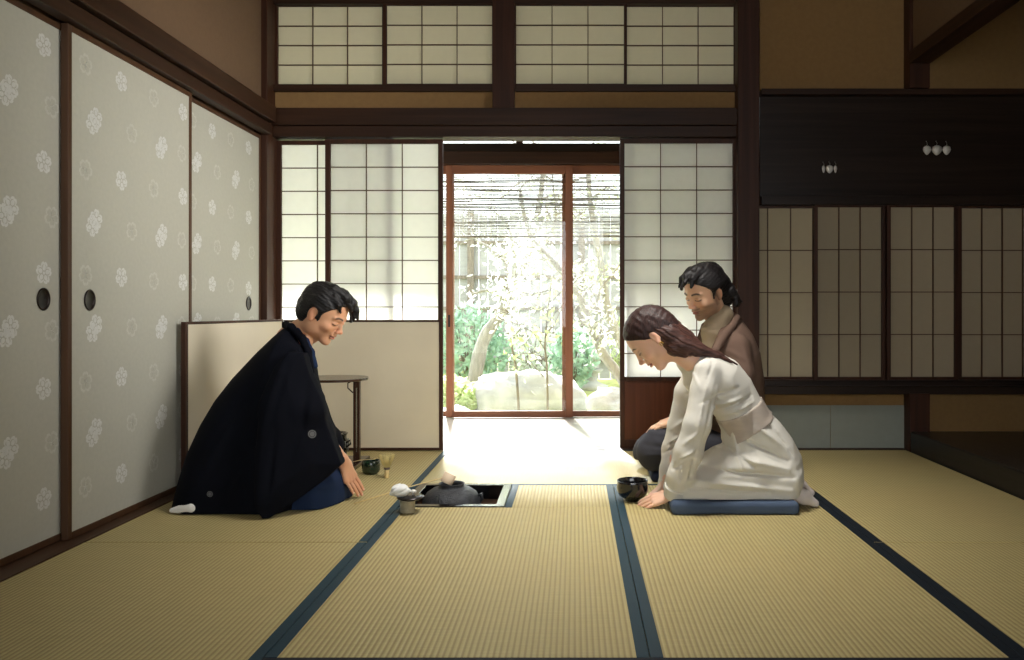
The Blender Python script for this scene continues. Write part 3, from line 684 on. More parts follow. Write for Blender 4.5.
# ================================================================== folding screen
scr_paper = mat('screen_paper', srgb(222, 212, 188), .8, noise=.03, scale=(5,5,5), bump=.05, bscale=(200,200,200))
sc = thing('folding_screen', (-1.2, 4.2, 0), 'low two-leaf cream paper folding screen with dark frame behind the man in black', 'screen')
def leaf(p0, p1, z1, name):
    """screen leaf between floor points p0 and p1"""
    p0 = Vector(p0); p1 = Vector(p1); d = (p1-p0).normalized(); n = Vector((-d.y, d.x)); L_ = (p1-p0).length
    def bx(m, a0, a1, t0, t1, z0, z1_, mi=0):
        q = [p0+d*a0+n*t0, p0+d*a1+n*t0, p0+d*a1+n*t1, p0+d*a0+n*t1]
        m.prism([(v.x, v.y) for v in q], 'z', z0, z1_, mi)
    g = MB(); fw = .021
    bx(g, 0, fw, -.011, .011, .005, z1); bx(g, L_-.012, L_, -.011, .011, .005, z1); bx(g, fw, L_-.012, -.011, .011, .005, .018); bx(g, fw, L_-.012, -.011, .011, z1-.012, z1)
    q = MB(); bx(q, fw, L_-.012, -.007, .007, .016, z1-.012)
    o = q.build('leaf', scr_paper, sc); g.build('leaf_frame', wz, o, bevel=.0015)
leaf((-1.712, 3.40), (-1.662, 4.405), .748, 'a'); 
p0, p1 = (WX(443, 4.425), 4.425), (-1.655, 4.425); leaf(p0, p1, .744, 'b')
# ================================================================== small table and tea things
tana_m = mat('brown_lacquer', srgb(62, 42, 32), .25, noise=.12, scale=(3,40,40), coat=.3)
tb = thing('tea_shelf', (-1.20, 4.02, 0), 'small dark-brown lacquered two-post tea shelf behind the kneeling man', 'shelf')
tx, ty = -1.245, 4.0
out = []
for k in range(48):
    a = 2*PI*k/48; c_, s_ = math.cos(a), math.sin(a)
    out.append((tx+.172*math.copysign(abs(c_)**.9, c_), ty+.16*math.copysign(abs(s_)**.7, s_)))
out[0] = (tx+.18, ty)
MB().prism(out, 'z', .440, .453).build('top_board', tana_m, tb, bevel=.003)
MB().box(tx-.15, tx+.150, 3.86, 4.16, 0.0, .022).build('base_board', tana_m, tb, bevel=.003)
for sx in (1, -1):
    xx = tx+sx*.125
    p = MB().box(xx-.017, xx-.003, 3.985, 4.010, .022, .44).box(xx+.003, xx+.017, 3.985, 4.010, .022, .44).box(xx-.008, xx+.008, 3.988, 4.007, .022, .07).box(xx-.008, xx+.008, 3.988, 4.007, .40, .44).build('post', tana_m, tb, bevel=.002)
    m = MB(); m.tube([(xx-.017*sx, 3.99, .438), (xx-.045*sx, 3.99, .425), (xx-.045*sx, 3.99, .40), (xx-.018*sx, 3.99, .375)], .0035, 6); m.build('bracket', tana_m, p)
# water jar on the shelf base
jar_m = mat('dark_green_glaze', srgb(20, 26, 22), .12, noise=.5, scale=(14,14,14), coat=.6, bump=.1); 
jc = (-1.252, 3.985, .022)
jt = thing('water_jar', jc, 'dark glazed jar with pale marks on the shelf base, half hidden by the black coat', 'jar')
MB().lathe([(0,0),(.055,0),(.062,.006),(.078,.035),(.088,.072),(.086,.105),(.079,.128),(.083,.142),(.087,.146),(.082,.148),(.074,.142),(.072,.13),(.0,.12)], jc, 40).build('body', jar_m, jt)
MB().lathe([(0,.138),(.068,.138),(.070,.142),(.05,.144),(.012,.146),(.010,.150),(.014,.154),(.010,.158),(0,.158)], jc, 32).build('lid', lacq, jt)
glz = mat('pale_glaze_marks', srgb(110, 112, 104), .3)
m = MB(); r = random.Random(3)
for k in range(7):
    a = -.95+k*.2; z = .080+.018*math.sin(k*2.3); rr = .0885
    m.tube([(jc[0]+rr*math.cos(a), jc[1]+rr*math.sin(a), jc[2]+z-.014), (jc[0]+rr*math.cos(a+.05), jc[1]+rr*math.sin(a+.05), jc[2]+z+.004), (jc[0]+(rr-.002)*math.cos(a+.03), jc[1]+(rr-.002)*math.sin(a+.03), jc[2]+z+.02)], .0028, 5)
m.build('glaze_marks', glz, jt)
MB().tube([(jc[0]+.084*math.cos(.0), jc[1]-.01, jc[2]+.10), (jc[0]+.104, jc[1]-.012, jc[2]+.113), (jc[0]+.106, jc[1]-.012, jc[2]+.095), (jc[0]+.088, jc[1]-.01, jc[2]+.08)], .005, 8).build('lug', jar_m, jt)
# dark green tea bowl with scoop, whisk
bc = (-.996, 3.80, .0012)
cd_ = thing('tea_bowl', bc, 'small dark-green glazed bowl on the mat between the shelf and the bamboo whisk', 'bowl')
MB().lathe([(0,0),(.030,0),(.032,.003),(.040,.008),(.0435,.020),(.0445,.048),(.0415,.064),(.040,.066),(.0385,.064),(.040,.05),(.038,.028),(.02,.012),(0,.010)], bc, 36).build('body', mat('green_black_glaze', srgb(26, 44, 32), .15, noise=.4, scale=(30,30,30), coat=.5), cd_)
bamboo = mat('bamboo', srgb(214, 190, 134), .5, noise=.1, scale=(10,10,60)); bamboo_d = mat('bamboo_pale', srgb(236, 222, 160), .55, noise=.08, scale=(10,10,60), transl=.2)
sc_ = MB(); sc_.tube([(-1.085, 3.805, .058), (-1.05, 3.803, .066), (-1.0, 3.80, .0705), (-.975, 3.797, .073), (-.967, 3.796, .078), (-.964, 3.795, .083)], [.0032,.0032,.003,.0042,.0045,.002], 8, flat=.5)
tag(sc_.build('tea_scoop', bamboo), 'thin bamboo tea scoop lying across the dark-green bowl', 'scoop')
wc = (-.895, 3.70, .0012)
wk = thing('tea_whisk', wc, 'pale bamboo whisk standing handle-down beside the dark-green bowl', 'whisk')
MB().lathe([(0,0),(.0105,0),(.011,.003),(.0108,.02),(.0112,.022),(.0108,.024),(.011,.044),(0,.044)], wc, 20).build('handle', bamboo, wk)
MB().lathe([(.011,.040),(.0145,.046),(.0145,.052),(.012,.056)], wc, 20).build('thread_band', bark_dk, wk)
m = MB()
for k in range(64):
    a = 2*PI*k/64; q = []
    for h, rr in ((.046,.0115),(.062,.018),(.080,.0265),(.098,.0335),(.108,.036),(.113,.0345)):
        rr *= (1 if k % 2 else .86); q.append((wc[0]+rr*math.cos(a), wc[1]+rr*math.sin(a), wc[2]+h))
    m.tube(q, [.0011,.001,.0009,.0008,.0007,.0005], 4)
for k in range(20):
    a = 2*PI*k/20; m.tube([(wc[0]+rr*math.cos(a), wc[1]+rr*math.sin(a), wc[2]+h) for h, rr in ((.046,.008),(.075,.008),(.104,.004))], .0009, 4)
m.build('tines', bamboo_d, wk)
# ================================================================== hearth
ht = thing('sunken_hearth', ((HX0+HX1)/2, (HY0+HY1)/2, -.30), 'square sunken hearth with a black lacquered frame set in the middle mat', 'hearth')
fw = .036; e = .0015
x0, x1, y0, y1 = HX0+e, HX1-e, HY0+e, HY1-e
# mitred lacquer frame
for quad in ([(x0,y0),(x1,y0),(x1-fw,y0+fw),(x0+fw,y0+fw)], [(x1,y0),(x1,y1),(x1-fw,y1-fw),(x1-fw,y0+fw)], [(x1,y1),(x0,y1),(x0+fw,y1-fw),(x1-fw,y1-fw)], [(x0,y1),(x0,y0),(x0+fw,y0+fw),(x0+fw,y1-fw)]):
    MB().prism(quad, 'z', -.06, .004).build('frame_bar', lacq, ht, bevel=.002)
clay = mat('hearth_clay', srgb(120, 92, 74), .95, noise=.15, scale=(20,20,20)); ash = mat('ash', srgb(150, 146, 140), .98, noise=.2, scale=(15,15,15), bump=.6, bscale=(60,60,60))
MB().box(x0+.012, x0+fw-.004, y0+.012, y1-.012, -.30, -.0605).box(x1-fw+.004, x1-.012, y0+.012, y1-.012, -.30, -.0605).box(x0+fw-.004, x1-fw+.004, y0+.012, y0+fw-.004, -.30, -.0605).box(x0+fw-.004, x1-fw+.004, y1-fw+.004, y1-.012, -.30, -.0605).build('clay_wall', clay, ht)
m = MB(); n = 24; vs = []; fs = []
for j in range(n+1):
    for i in range(n+1):
        u, v = i/n*2-1, j/n*2-1; vs.append((x0+fw-.003+(x1-x0-2*fw+.006)*i/n, y0+fw-.003+(y1-y0-2*fw+.006)*j/n, -.235+.05*max(abs(u), abs(v))**3+.004*math.sin(9*u+4*v)))
for j in range(n):
    for i in range(n): a = j*(n+1)+i; fs.append((a, a+1, a+n+2, a+n+1))
m.add(vs, fs, 0, True); m.build('ash_bed', ash, ht)
iron = mat('cast_iron', srgb(58, 60, 64), .5, metal=.35, noise=.3, scale=(30,30,30), bump=.5, bscale=(160,160,160))
kc = (-.535, 3.375, -.155)
tv = thing('iron_trivet', (kc[0], kc[1], -.235), 'iron ring trivet holding the kettle over the ash in the hearth', 'trivet')
m = MB(); m.tube([(kc[0]+.085*math.cos(a*PI/12), kc[1]+.085*math.sin(a*PI/12), -.160) for a in range(25)], .006, 8, cap=False); m.build('ring', iron, tv)
for k in range(3):
    a = 2*PI*k/3+.5; MB().tube([(kc[0]+.085*math.cos(a), kc[1]+.085*math.sin(a), -.160), (kc[0]+.10*math.cos(a), kc[1]+.10*math.sin(a), -.232)], .006, 8).build('leg', iron, tv)
kt = thing('tea_kettle', kc, 'round cast iron kettle sitting in the sunken hearth', 'kettle')
MB().lathe([(0,0),(.05,0),(.085,.010),(.112,.04),(.124,.075),(.128,.105),(.124,.135),(.108,.163),(.082,.181),(.060,.187),(.054,.190),(.053,.200),(.056,.204),(.052,.205),(.046,.198),(.046,.186),(.07,.17),(.0,.06)], kc, 56).build('body', iron, kt)
for sx in (-1, 1):
    m = MB(); cx_, cy_ = kc[0]+(.116 if sx > 0 else -.03), kc[1]+(-.0 if sx > 0 else -.112)
    m.tube([(cx_, cy_, kc[2]+.150), (cx_+.014*max(0, sx), cy_-.014*max(0, -sx), kc[2]+.160), (cx_+.016*max(0, sx), cy_-.016*max(0, -sx), kc[2]+.135), (cx_+.004*max(0, sx), cy_-.004*max(0, -sx), kc[2]+.118)], .0065, 8); m.build('lug', iron, kt)
# bamboo ladle laid over the kettle mouth
ld = thing('bamboo_ladle', (-.52, 3.36, .06), 'long bamboo ladle with its cup resting on the kettle mouth', 'ladle')
A = Vector((-.905, 3.185, .0065)); Bp = Vector((-.565, 3.355, .078))
MB().tube([A, A.lerp(Bp, .5)+Vector((0,0,.004)), Bp], [.0042, .0042, .0036], 8, flat=.6).build('handle', bamboo, ld)
ax = Vector((.42, .22, .85)).normalized(); up = ax; a_ = up.cross(Vector((0,1,0))).normalized(); b_ = up.cross(a_).normalized(); c0 = Vector((-.558, 3.36, .052))
m = MB(); prof = [(0,0),(.026,0),(.0275,.003),(.0275,.044),(.0255,.044),(.0245,.006),(0,.006)]; n = 32; vs = []; fs = []
for rr, h in prof:
    for k in range(n): vs.append(c0+up*h+a_*rr*math.cos(2*PI*k/n)+b_*rr*math.sin(2*PI*k/n))
for i in range(len(prof)-1):
    for k in range(n): fs.append((i*n+k, i*n+(k+1) % n, (i+1)*n+(k+1) % n, (i+1)*n+k))
m.add(vs, fs, 0, True); m.build('cup', mat('pale_bamboo_cup', srgb(222, 200, 172), .6, noise=.06, scale=(20,20,20)), ld)
# lid rest, lid and cloth
lc = (-.662, 3.075, .0012)
tag(MB().lathe([(0,0),(.029,0),(.031,.003),(.029,.025),(.030,.047),(.032,.050),(.028,.051),(.026,.046),(.025,.008),(0,.008)], lc, 36).build('lid_rest', mat('ash_glazed_ceramic', srgb(160, 152, 128), .5, noise=.25, scale=(30,30,60), bump=.2)), 'small grey-beige ceramic ring stand on the mat holding the kettle lid', 'stand')
li = thing('kettle_lid', (lc[0]+.012, lc[1], .052), 'dark bronze kettle lid resting on the ceramic stand', 'lid')
lz = (lc[0]+.012, lc[1], .0525)
MB().lathe([(0,0),(.040,0),(.048,.004),(.054,.008),(.053,.011),(.040,.014),(.015,.017),(0,.017)], lz, 40).build('plate', mat('dark_bronze', srgb(60, 56, 56), .22, metal=.7, noise=.2, scale=(30,30,30)), li)
MB().lathe([(0,.016),(.005,.016),(.005,.022),(.011,.027),(.011,.033),(.005,.038),(0,.038)], (lz[0]+.012, lz[1], lz[2]), 20).build('knob', silver, li)
g = SDF((lz[0]-.10, lz[1]-.07, .05), (lz[0]+.04, lz[1]+.05, .15), .0025)
c = np.array([lz[0]-.036, lz[1]-.012, .090])
g.d = g.ell(c, (.036, .030, .026)); g.u(g.ell(c+[-.012,.0,.010], (.022,.022,.014)), .01); g.u(g.cone(c+[.0,0,.0], c+[.036,.01,-.004], .013, .008), .012); g.u(g.cone(c+[-.01,0,0], c+[-.036,-.006,-.012], .015, .010), .012)
g.noise(.0022, (90,90,90), 4); g.crease(c+[-.03,-.03,.0], c+[.01,-.02,.03], .004, -.004); g.crease(c+[-.01,-.03,-.01], c+[.03,-.02,.01], .004, -.004); g.crease(c+[-.04,-.01,.01], c+[-.0,.0,.035], .004, -.003)
tag(g.build('tea_cloth', mat('white_linen', srgb(236, 238, 236), .9, noise=.03, scale=(50,50,50))), 'crumpled damp white linen cloth on the kettle lid', 'cloth')
# black tea bowl before the woman
tc_ = (.241, 3.265, .0012)
tag(MB().lathe([(0,.004),(.024,.004),(.026,0),(.030,0),(.031,.006),(.036,.010),(.056,.022),(.0655,.042),(.0665,.060),(.064,.076),(.0655,.084),(.063,.086),(.060,.082),(.060,.060),(.056,.036),(.035,.018),(0,.014)], tc_, 48)
    .build('tea_bowl', mat('black_raku_glaze', srgb(18, 18, 20), .14, noise=.3, scale=(20,20,20), coat=.6, bump=.15, bscale=(30,30,30))), 'large round black tea bowl on the mat before the bowing woman', 'bowl')
# ================================================================== people
def skinmat(name, rough=.5):
    m, nt, N, L, b = newmat(name); a = N.new('ShaderNodeAttribute'); a.attribute_name = 'tint'
    L.new(a.outputs['Color'], b.inputs['Base Color']); b.inputs['Roughness'].default_value = rough; b.inputs['Specular IOR Level'].default_value = .35
    b.inputs['Subsurface Weight'].default_value = .08; b.inputs['Subsurface Scale'].default_value = .01
    return m
skin = skinmat('skin')
def hairmat(name, col, col2, sc=(20,160,160)): return mat(name, col, .42, scale=sc, col2=col2, detail=3, bump=.35, bscale=tuple(c*1.5 for c in sc), spec=.3)
def cloth(name, col, noise=.06, rough=.85, sheen=.0, bump=.1, spec=.2): return mat(name, col, rough, noise=noise, scale=(5,5,5), sheen=sheen, spec=spec, bump=bump, bscale=(350,350,350))
def tidy(V, Fq, n_it=2):
    n = len(V); e = np.concatenate([Fq[:, [0,1]], Fq[:, [1,2]], Fq[:, [2,3]], Fq[:, [3,0]]]); deg = np.maximum(1, np.bincount(e.ravel(), minlength=n)).astype(float)
    for it in range(n_it):
        for lam in (.5, -.52):
            sm = np.zeros((n, 3))
            for c in range(3): sm[:, c] = np.bincount(e[:,0], V[e[:,1], c], n)+np.bincount(e[:,1], V[e[:,0], c], n)
            V = V+lam*(sm/deg[:, None]-V)
    return V
def join(name, parts, mats, parent):
    """parts: list of (V, F, colour array) in world coordinates -> one mesh"""
    V = np.concatenate([p[0] for p in parts]); off = np.cumsum([0]+[len(p[0]) for p in parts[:-1]])
    Fq = np.concatenate([p[1]+o for p, o in zip(parts, off)]); cl = np.concatenate([p[2] for p in parts])
    g = SDF.__new__(SDF); g.mesh = lambda: (V, Fq)
    return SDF.build(g, name, mats, parent, col=lambda v: cl, smooth=0)
def xf(M, V): return V@np.array(M.to_3x3()).T+np.array(M.translation)
def pose(c, yaw, pitch, roll=0, scale=1.0):
    R = Matrix.Rotation(math.radians(yaw), 4, 'Z')@Matrix.Rotation(math.radians(pitch), 4, 'Y')@Matrix.Rotation(math.radians(roll), 4, 'X')
    return Matrix.Translation(Vector(c))@R@Matrix.Scale(scale, 4)
def sstep(a, b, x): t = np.clip((x-a)/(b-a), 0, 1); return t*t*(3-2*t)
def head(base, lip, brow, female=False, beard=None, neck=(-.045, 0, -.20), neckr=.055, blush=None):
    """head in its own frame: x forward, y left, z up, eyes at z=0; returns V,F,colours"""
    er_ = .88 if female else 1.0
    g = SDF((-.135, -.105, -.235), (.135, .105, .135), .0022)
    fw = .94 if female else 1.0
    g.d = g.ell((-.008, 0, .033), (.098, .077, .083))
    g.u(g.ell((.018, 0, -.028), (.070, .061*fw, .082)), .03)
    g.u(g.ell((.070 if not female else .066, 0, -.096), (.020, .021*fw, .018)), .028)                # chin
    for s in (1, -1):
        g.u(g.ell((.006, s*.050*fw, -.060), (.026, .014, .026)), .03)                        # jaw corner
        g.u(g.ell((.056, s*.040*fw, -.028), (.024, .020, .018)), .02)                       # cheekbone
        g.cut(g.ell((.100, s*.031, .002), (.014, .017, .012)), .016)                     # eye socket
        g.u(g.ell((.0765, s*.031, -.002), (.0125, .0155, .0105)), .005)                      # lowered lid
        g.u(g.cone((.088, s*.016, .021), (.074, s*.046, .021), .0055 if female else .008, .004), .014)                 # brow ridge
        # ear
        g.u(g.ell((-.010, s*.077, -.006), (.019*er_, .008, .031*er_)), .006)
        g.cut(g.ell((-.001, s*.090, -.002), (.010, .009, .016)), .005)
        g.u(g.ell((-.002, s*.079, -.030), (.009, .006, .010)), .006)
        g.u(g.ell((.100, s*.0115, -.034), (.009, .0065, .0065)), .006)                        # nostril wing
    g.u(g.cone((.086, 0, .012), (.1045, 0, -.026), .0065, .0085), .010)                     # nose bridge
    g.u(g.ell((.1065, 0, -.029), (.0105, .0105, .009)), .006)
    g.u(g.ell((.085, 0, -.050), (.012, .018, .013)), .012)
    g.u(g.ell((.0905, 0, -.0565), (.009, .019, .0050)), .004)
    g.u(g.ell((.0885, 0, -.0685), (.0090, .0165, .0055)), .004)
    g.cut(g.ell((.100, 0, -.0622), (.008, .024, .0016)), .003)                               # mouth line
    g.u(g.cone((-.018, 0, -.055), neck, neckr-.002, neckr+.004), .03)
    if not female: g.u(g.ell((.018, 0, -.125), (.014, .012, .016)), .03)
    V, Fq = g.mesh(); V = tidy(V, Fq, 2)
    x, y, z = V.T; ay = np.abs(y)
    col = np.tile(np.array(base[:3]), (len(V), 1))
    def mixc(c, w): 
        nonlocal col; col = col*(1-w[:, None])+np.array(c[:3])*w[:, None]
    front = sstep(.04, .06, x)
    red = tuple(np.array(base[:3])*[1.0, .72, .66])
    mixc(red, .22*np.exp(-(((ay-.042)/.018)**2+((z+.035)/.018)**2))*front)
    mixc(red, .5*np.exp(-(((x-.11)/.015)**2+((z+.032)/.012)**2)))
    mixc(red, .5*sstep(.076, .086, ay)*(np.abs(z+.005) < .04)*(x < .03))
    if beard is not None:
        w = sstep(-.030, -.048, z)*sstep(-.02, .02, x)*sstep(-.135, -.115, z)
        ch = np.exp(-(((z+.045)/.013)**2+((ay-.030)/.016)**2)); w = w*(1-.75*ch*(z > -.06))
        mus = np.exp(-(((z+.048)/.0055)**2))*(ay < .028)*(x > .08); w = np.maximum(w*.75, .85*mus)
        w = w*(.82+.18*np.sin(x*900)*np.sin(z*870+y*500))
        w = np.maximum(w, .75*sstep(.062,.070,ay)*sstep(.03,.0,np.abs(x-.012))*(z<.02)*(z>-.06)); mixc(beard, np.clip(w, 0, 1))
    lipw = np.exp(-(((z+.0625)/.0085)**4+(ay/.0215)**4))*(x > .083); mixc(lip, lipw*.85)
    mixc(tuple(np.array(lip[:3])*.35), np.exp(-((z+.0622)/.0014)**2)*(ay < .022)*(x > .08)*.8)
    bz = .0235+.0035*np.sin(np.clip((ay-.012)/.038, 0, 1)*PI)-.004*np.clip((ay-.035)/.02, 0, 1)
    th = (.0030 if female else .0042); mixc(brow, .92*np.exp(-((z-bz)/th)**4)*sstep(.010, .015, ay)*sstep(.054, .046, ay)*(x > .04))
    lz = -.0075+.0035*((ay-.031)/.016)**2
    mixc((.012, .008, .008), .95*np.exp(-((z-lz)/.0026)**2)*sstep(.0165, .0145, np.abs(ay-.031))*(x > .06))
    mixc(tuple(np.array(base[:3])*.62), .5*np.exp(-((z-.006)/.0014)**2)*sstep(.017, .013, np.abs(ay-.031))*(x > .06))
    mixc(tuple(np.array(base[:3])*.3), .8*np.exp(-(((z+.0385)/.0028)**2+((ay-.0075)/.0042)**2))*(x > .095))
    return V, Fq, col
def flatcol(V, c): return np.tile(np.array(c[:3]), (len(V), 1))
def nrm(v): v = np.array(v, float); return v/np.linalg.norm(v)
def hand(W, d, l, n, col, bend=(.15,.35,.4), spread=.06, fore=None, sc=1.0, thumb=(.65, .65, -.25), floor=True, res=.0022, wr=.026):
    """W wrist, d to the fingertips, l towards the thumb, n back of the hand (world vectors); fore = elbow point"""
    W = np.array(W, float); d = nrm(d); l = nrm(l); n = nrm(np.cross(d, l)) if n is None else nrm(n)
    pts = []; Fg = []
    kn = [(.032, .088), (.0115, .092), (-.0095, .088), (-.029, .080)]; ln = [.074, .082, .076, .060]; rd = [.0082, .0084, .0080, .0070]
    for (a, b), L_, r_ in zip(kn, ln, rd):
        K = W+(d*b+l*a)*sc; dd = nrm(d+l*(a*spread*20)); ch = [K]; ang = 0
        for sgm, f in zip(bend, (.45, .31, .24)):
            ang += sgm; ch.append(ch[-1]+(dd*math.cos(ang)-n*math.sin(ang))*L_*f*sc)
        Fg.append((ch, r_*sc))
    td = nrm(d*thumb[0]+l*thumb[1]+n*thumb[2]); T0 = W+(d*.022+l*.024)*sc; tch = [T0, T0+td*.040*sc]; td2 = nrm(td+d*.45); tch.append(tch[-1]+td2*.032*sc); tch.append(tch[-1]+nrm(td2+d*.2)*.024*sc)
    allp = np.array([W]+[p for c, _ in Fg for p in c]+tch+([np.array(fore)] if fore is not None else []))
    g = SDF(allp.min(0)-.04, allp.max(0)+.04, res)
    g.d = g.cone(W-d*.005, W+d*.012*sc, wr*.92*sc, wr*.85*sc)
    if fore is not None: g.u(g.cone(W, np.array(fore, float), wr*.95*sc, wr*1.35*sc), .012)
    for (ch, r_) in Fg: g.u(g.cone(W+(d*.012)*sc+(ch[0]-W-d*.085*sc)*.35, ch[0], .0155*sc, .0120*sc), .010)
    g.u(g.cone(tch[0], tch[1], .0155*sc, .0120*sc), .012); g.u(g.cone(tch[1], tch[2], .0112*sc, .0098*sc), .005); g.u(g.cone(tch[2], tch[3], .0098*sc, .0080*sc), .004)
    for (ch, r_) in Fg:
        g.u(g.cone(ch[0], ch[1], r_*1.05, r_), .003)
        for i in (1, 2): g.u(g.cone(ch[i], ch[i+1], r_*(1-.05*i), r_*(.93-.06*i)), .0012)
    if floor: g.d = np.maximum(g.d, .0015-g.Z)
    V, Fq = g.mesh(); V = tidy(V, Fq, 1)
    cl = flatcol(V, col); 
    for (ch, r_) in Fg+[(tch, .009)]:      # nails and warmer finger ends
        tip = ch[-1]; w = np.exp(-(np.linalg.norm(V-tip, axis=1)/.016)**2)[:, None]; cl = cl*(1-.35*w)+cl*np.array([1.0,.72,.68])*.35*w
        nl = tip+n*r_*.75; w = (np.linalg.norm(V-nl, axis=1) < .0058)[:, None]*.6; cl = cl*(1-w)+np.array([.78,.52,.44])*w
    return V, Fq, cl
def limbs(chains, col, lo, hi, res=.012):
    """the body under the clothes: one skin of tapered limbs"""
    g = SDF(lo, hi, res); first = True
    for ch in chains:
        for (a, ra), (b, rb) in zip(ch[:-1], ch[1:]):
            d = g.cone(a, b, ra, rb); g.d = d if first else g.d; first or g.u(d, .03); first = False
    V, Fq = g.mesh(); V = tidy(V, Fq, 2); return V, Fq, flatcol(V, col)
def pp(pts, Y): return [tuple(P(a, b, Y)[[0, 2]]) for a, b in pts]
def interp(z, zs, vs): return np.interp(z, zs, vs).astype(np.float32)

# ------------------------------------------------------------------ man in the black kimono coat
YA = 3.30
blackcloth = cloth('black_silk', srgb(10, 12, 20), .15, .8, bump=.05, spec=.08); bluecloth = cloth('indigo_kimono', srgb(22, 38, 66), .12, .75)
white_sock = cloth('white_sock', srgb(226, 224, 220)); coat_mark_m = mat('grey_coat_mark', srgb(92, 92, 94), .8)
pa = thing('person', tuple(P(262, 498, YA)*[1,1,0]), 'person in a black kimono coat kneeling on the left, bowing with hands to the mat', 'person', 'people in the room')
skA = srgb(214, 160, 124)
MA = pose(P(324, 313, YA), -10, 33, 0)
hv, hf, hc = head(skA, srgb(176, 104, 88), srgb(38, 30, 28), neck=(-.075, 0, -.18), neckr=.050)
skinA = [(xf(MA, hv), hf, hc)]
hp = dict
wrA = P(343, 461, 3.27); wrA2 = P(333, 466, 3.52)
skinA.append(hand(wrA, [.30, .20, -.93], [.30, .88, .36], None, skA, bend=(-.30, .12, .10), sc=.98, fore=P(321, 434, 3.22), thumb=(.98,.06,-.2), spread=.004, res=.0017))
skinA.append(hand(wrA2, [.50, -.1, -.82], [.15, 1, 0], [.8, 0, .55], skA, bend=(-.3,.12,.1), fore=P(322, 432, 3.56), thumb=(.8,.5,0), spread=.03))
skinA.append(limbs([[(P(228, 455, YA), .08), (P(262, 400, YA), .08), (P(290, 356, YA), .06), (P(304, 338, YA), .045)],
                    [(P(290, 362, 3.18), .05), (P(305, 405, 3.13), .042), (P(322, 436, 3.22), .026)], [(P(290, 362, 3.44), .05), (P(308, 405, 3.52), .042), (P(322, 436, 3.55), .034)],
                    [(P(230, 462, 3.26), .06), (P(315, 480, 3.22), .035), (P(205, 490, 3.25), .025)], [(P(230, 462, 3.36), .06), (P(315, 480, 3.38), .035), (P(205, 490, 3.36), .025)]],
                   skA, P(170, 505, 3.0)*[1,0,0]+[0,2.95,.0], P(375, 320, 3.7)*[1,0,1]+[0,3.7,0]))
join('body', skinA, skin, pa)
# hair
hb = hairmat('black_hair', srgb(14, 13, 14), srgb(34, 32, 32))
g = SDF((-.145, -.115, -.115), (.165, .115, .155), .0025)
g.d = g.ell((-.014, 0, .034), (.110, .090, .095))
g.u(g.ell((-.055, 0, -.02), (.060, .074, .065)), .02)
f = g.X-np.interp(g.Z, [-.12, -.075, -.035, -.02, .02, .045, .065, .10, .16], [-.055, -.045, -.030, .022, .030, .048, .068, .080, .10]).astype(np.float32)
g.d = np.maximum(g.d, f); g.d = np.maximum(g.d, -(g.Z+.085))
for s in (1, -1): g.cut(g.ell((-.006, s*.088, -.008), (.022, .022, .033)), .006); g.u(g.cone((.018, s*.070, .015), (.022, s*.068, -.022), .0085, .004), .006)
for (a, b, c_, r0) in [((.0,-.03,.115),(.060,-.020,.112),(.098,-.002,.078),.022), ((.02,.0,.118),(.082,.015,.100),(.112,.030,.050),.020), ((.02,.03,.112),(.085,.040,.085),(.112,.048,.030),.019),
                       ((.0,.05,.10),(.07,.058,.070),(.096,.062,.020),.018), ((.03,-.05,.095),(.062,-.052,.078),(.082,-.040,.052),.014), ((.05,.02,.110),(.105,.030,.082),(.128,.040,.048),.012)]:
    g.u(g.cone(a, b, r0, r0*.85), .012); g.u(g.cone(b, c_, r0*.85, r0*.3), .008)
g.noise(.0016, (18, 110, 90), 2); g.noise(.0012, (30, 240, 200), 6)
g.build('hair', hb, pa, M=MA)
# coat
def wA(g): return interp(g.Z, [0, .12, .3, .5, .62, .70, .76, .82], [.27, .27, .25, .225, .20, .155, .085, .06])
lo = np.array([P(176, 0, YA)[0], 2.92, -.02]); hi = np.array([P(362, 0, YA)[0], 3.64, .84])
g = SDF(lo, hi, .0065)
outl = pp([(284,329),(276,336),(262,350),(239,375),(223,396),(210,419),(198,447),(190,475),(184,500),(182,545),(312,545),(322,478),(330,450),(331,436),(322,408),(315,380),(309,355),(303,340),(297,329),(290,326)], YA)
g.d = g.inflate(outl, YA, wA(g), .15)
# shoulder and upper arm mass
g.u(g.cone(P(288, 352, 3.20), P(306, 410, 3.11), .055, .075), .05); g.u(g.cone(P(288, 352, 3.42), P(308, 410, 3.50), .055, .075), .05)
g.u(g.cone(P(306, 410, 3.50), P(330, 446, 3.52), .070, .065), .04)
# near sleeve: hanging bag
sl = [(293,352,3.12),(307,352,3.13),(319,392,3.12),(330,428,3.13),(344,462,3.17),(323,480,3.09),(296,499,3.03),(266,519,2.985),(258,505,2.99),(258,450,3.03),(266,400,3.08),(280,366,3.12)]
spts = [tuple(P(a, b, y)[[0, 2]]) for a, b, y in sl]; p2 = g.poly(spts)
x0_, x1_ = P(262, 0, 2.99)[0], P(346, 0, 3.17)[0]; tx_ = np.clip((g.X-x0_)/(x1_-x0_), 0, 1); yc = 2.995+.165*tx_+.10*np.clip(g.Z/.6-.15, 0, 1)*(1-tx_)
bag = np.maximum(p2, (np.abs(g.Y-yc)-.034-.03*np.clip(-p2/.08, 0, 1))*.85)
g.u(bag, .03)
slf = [(a, b, 6.6-y+.02) for a, b, y in sl]
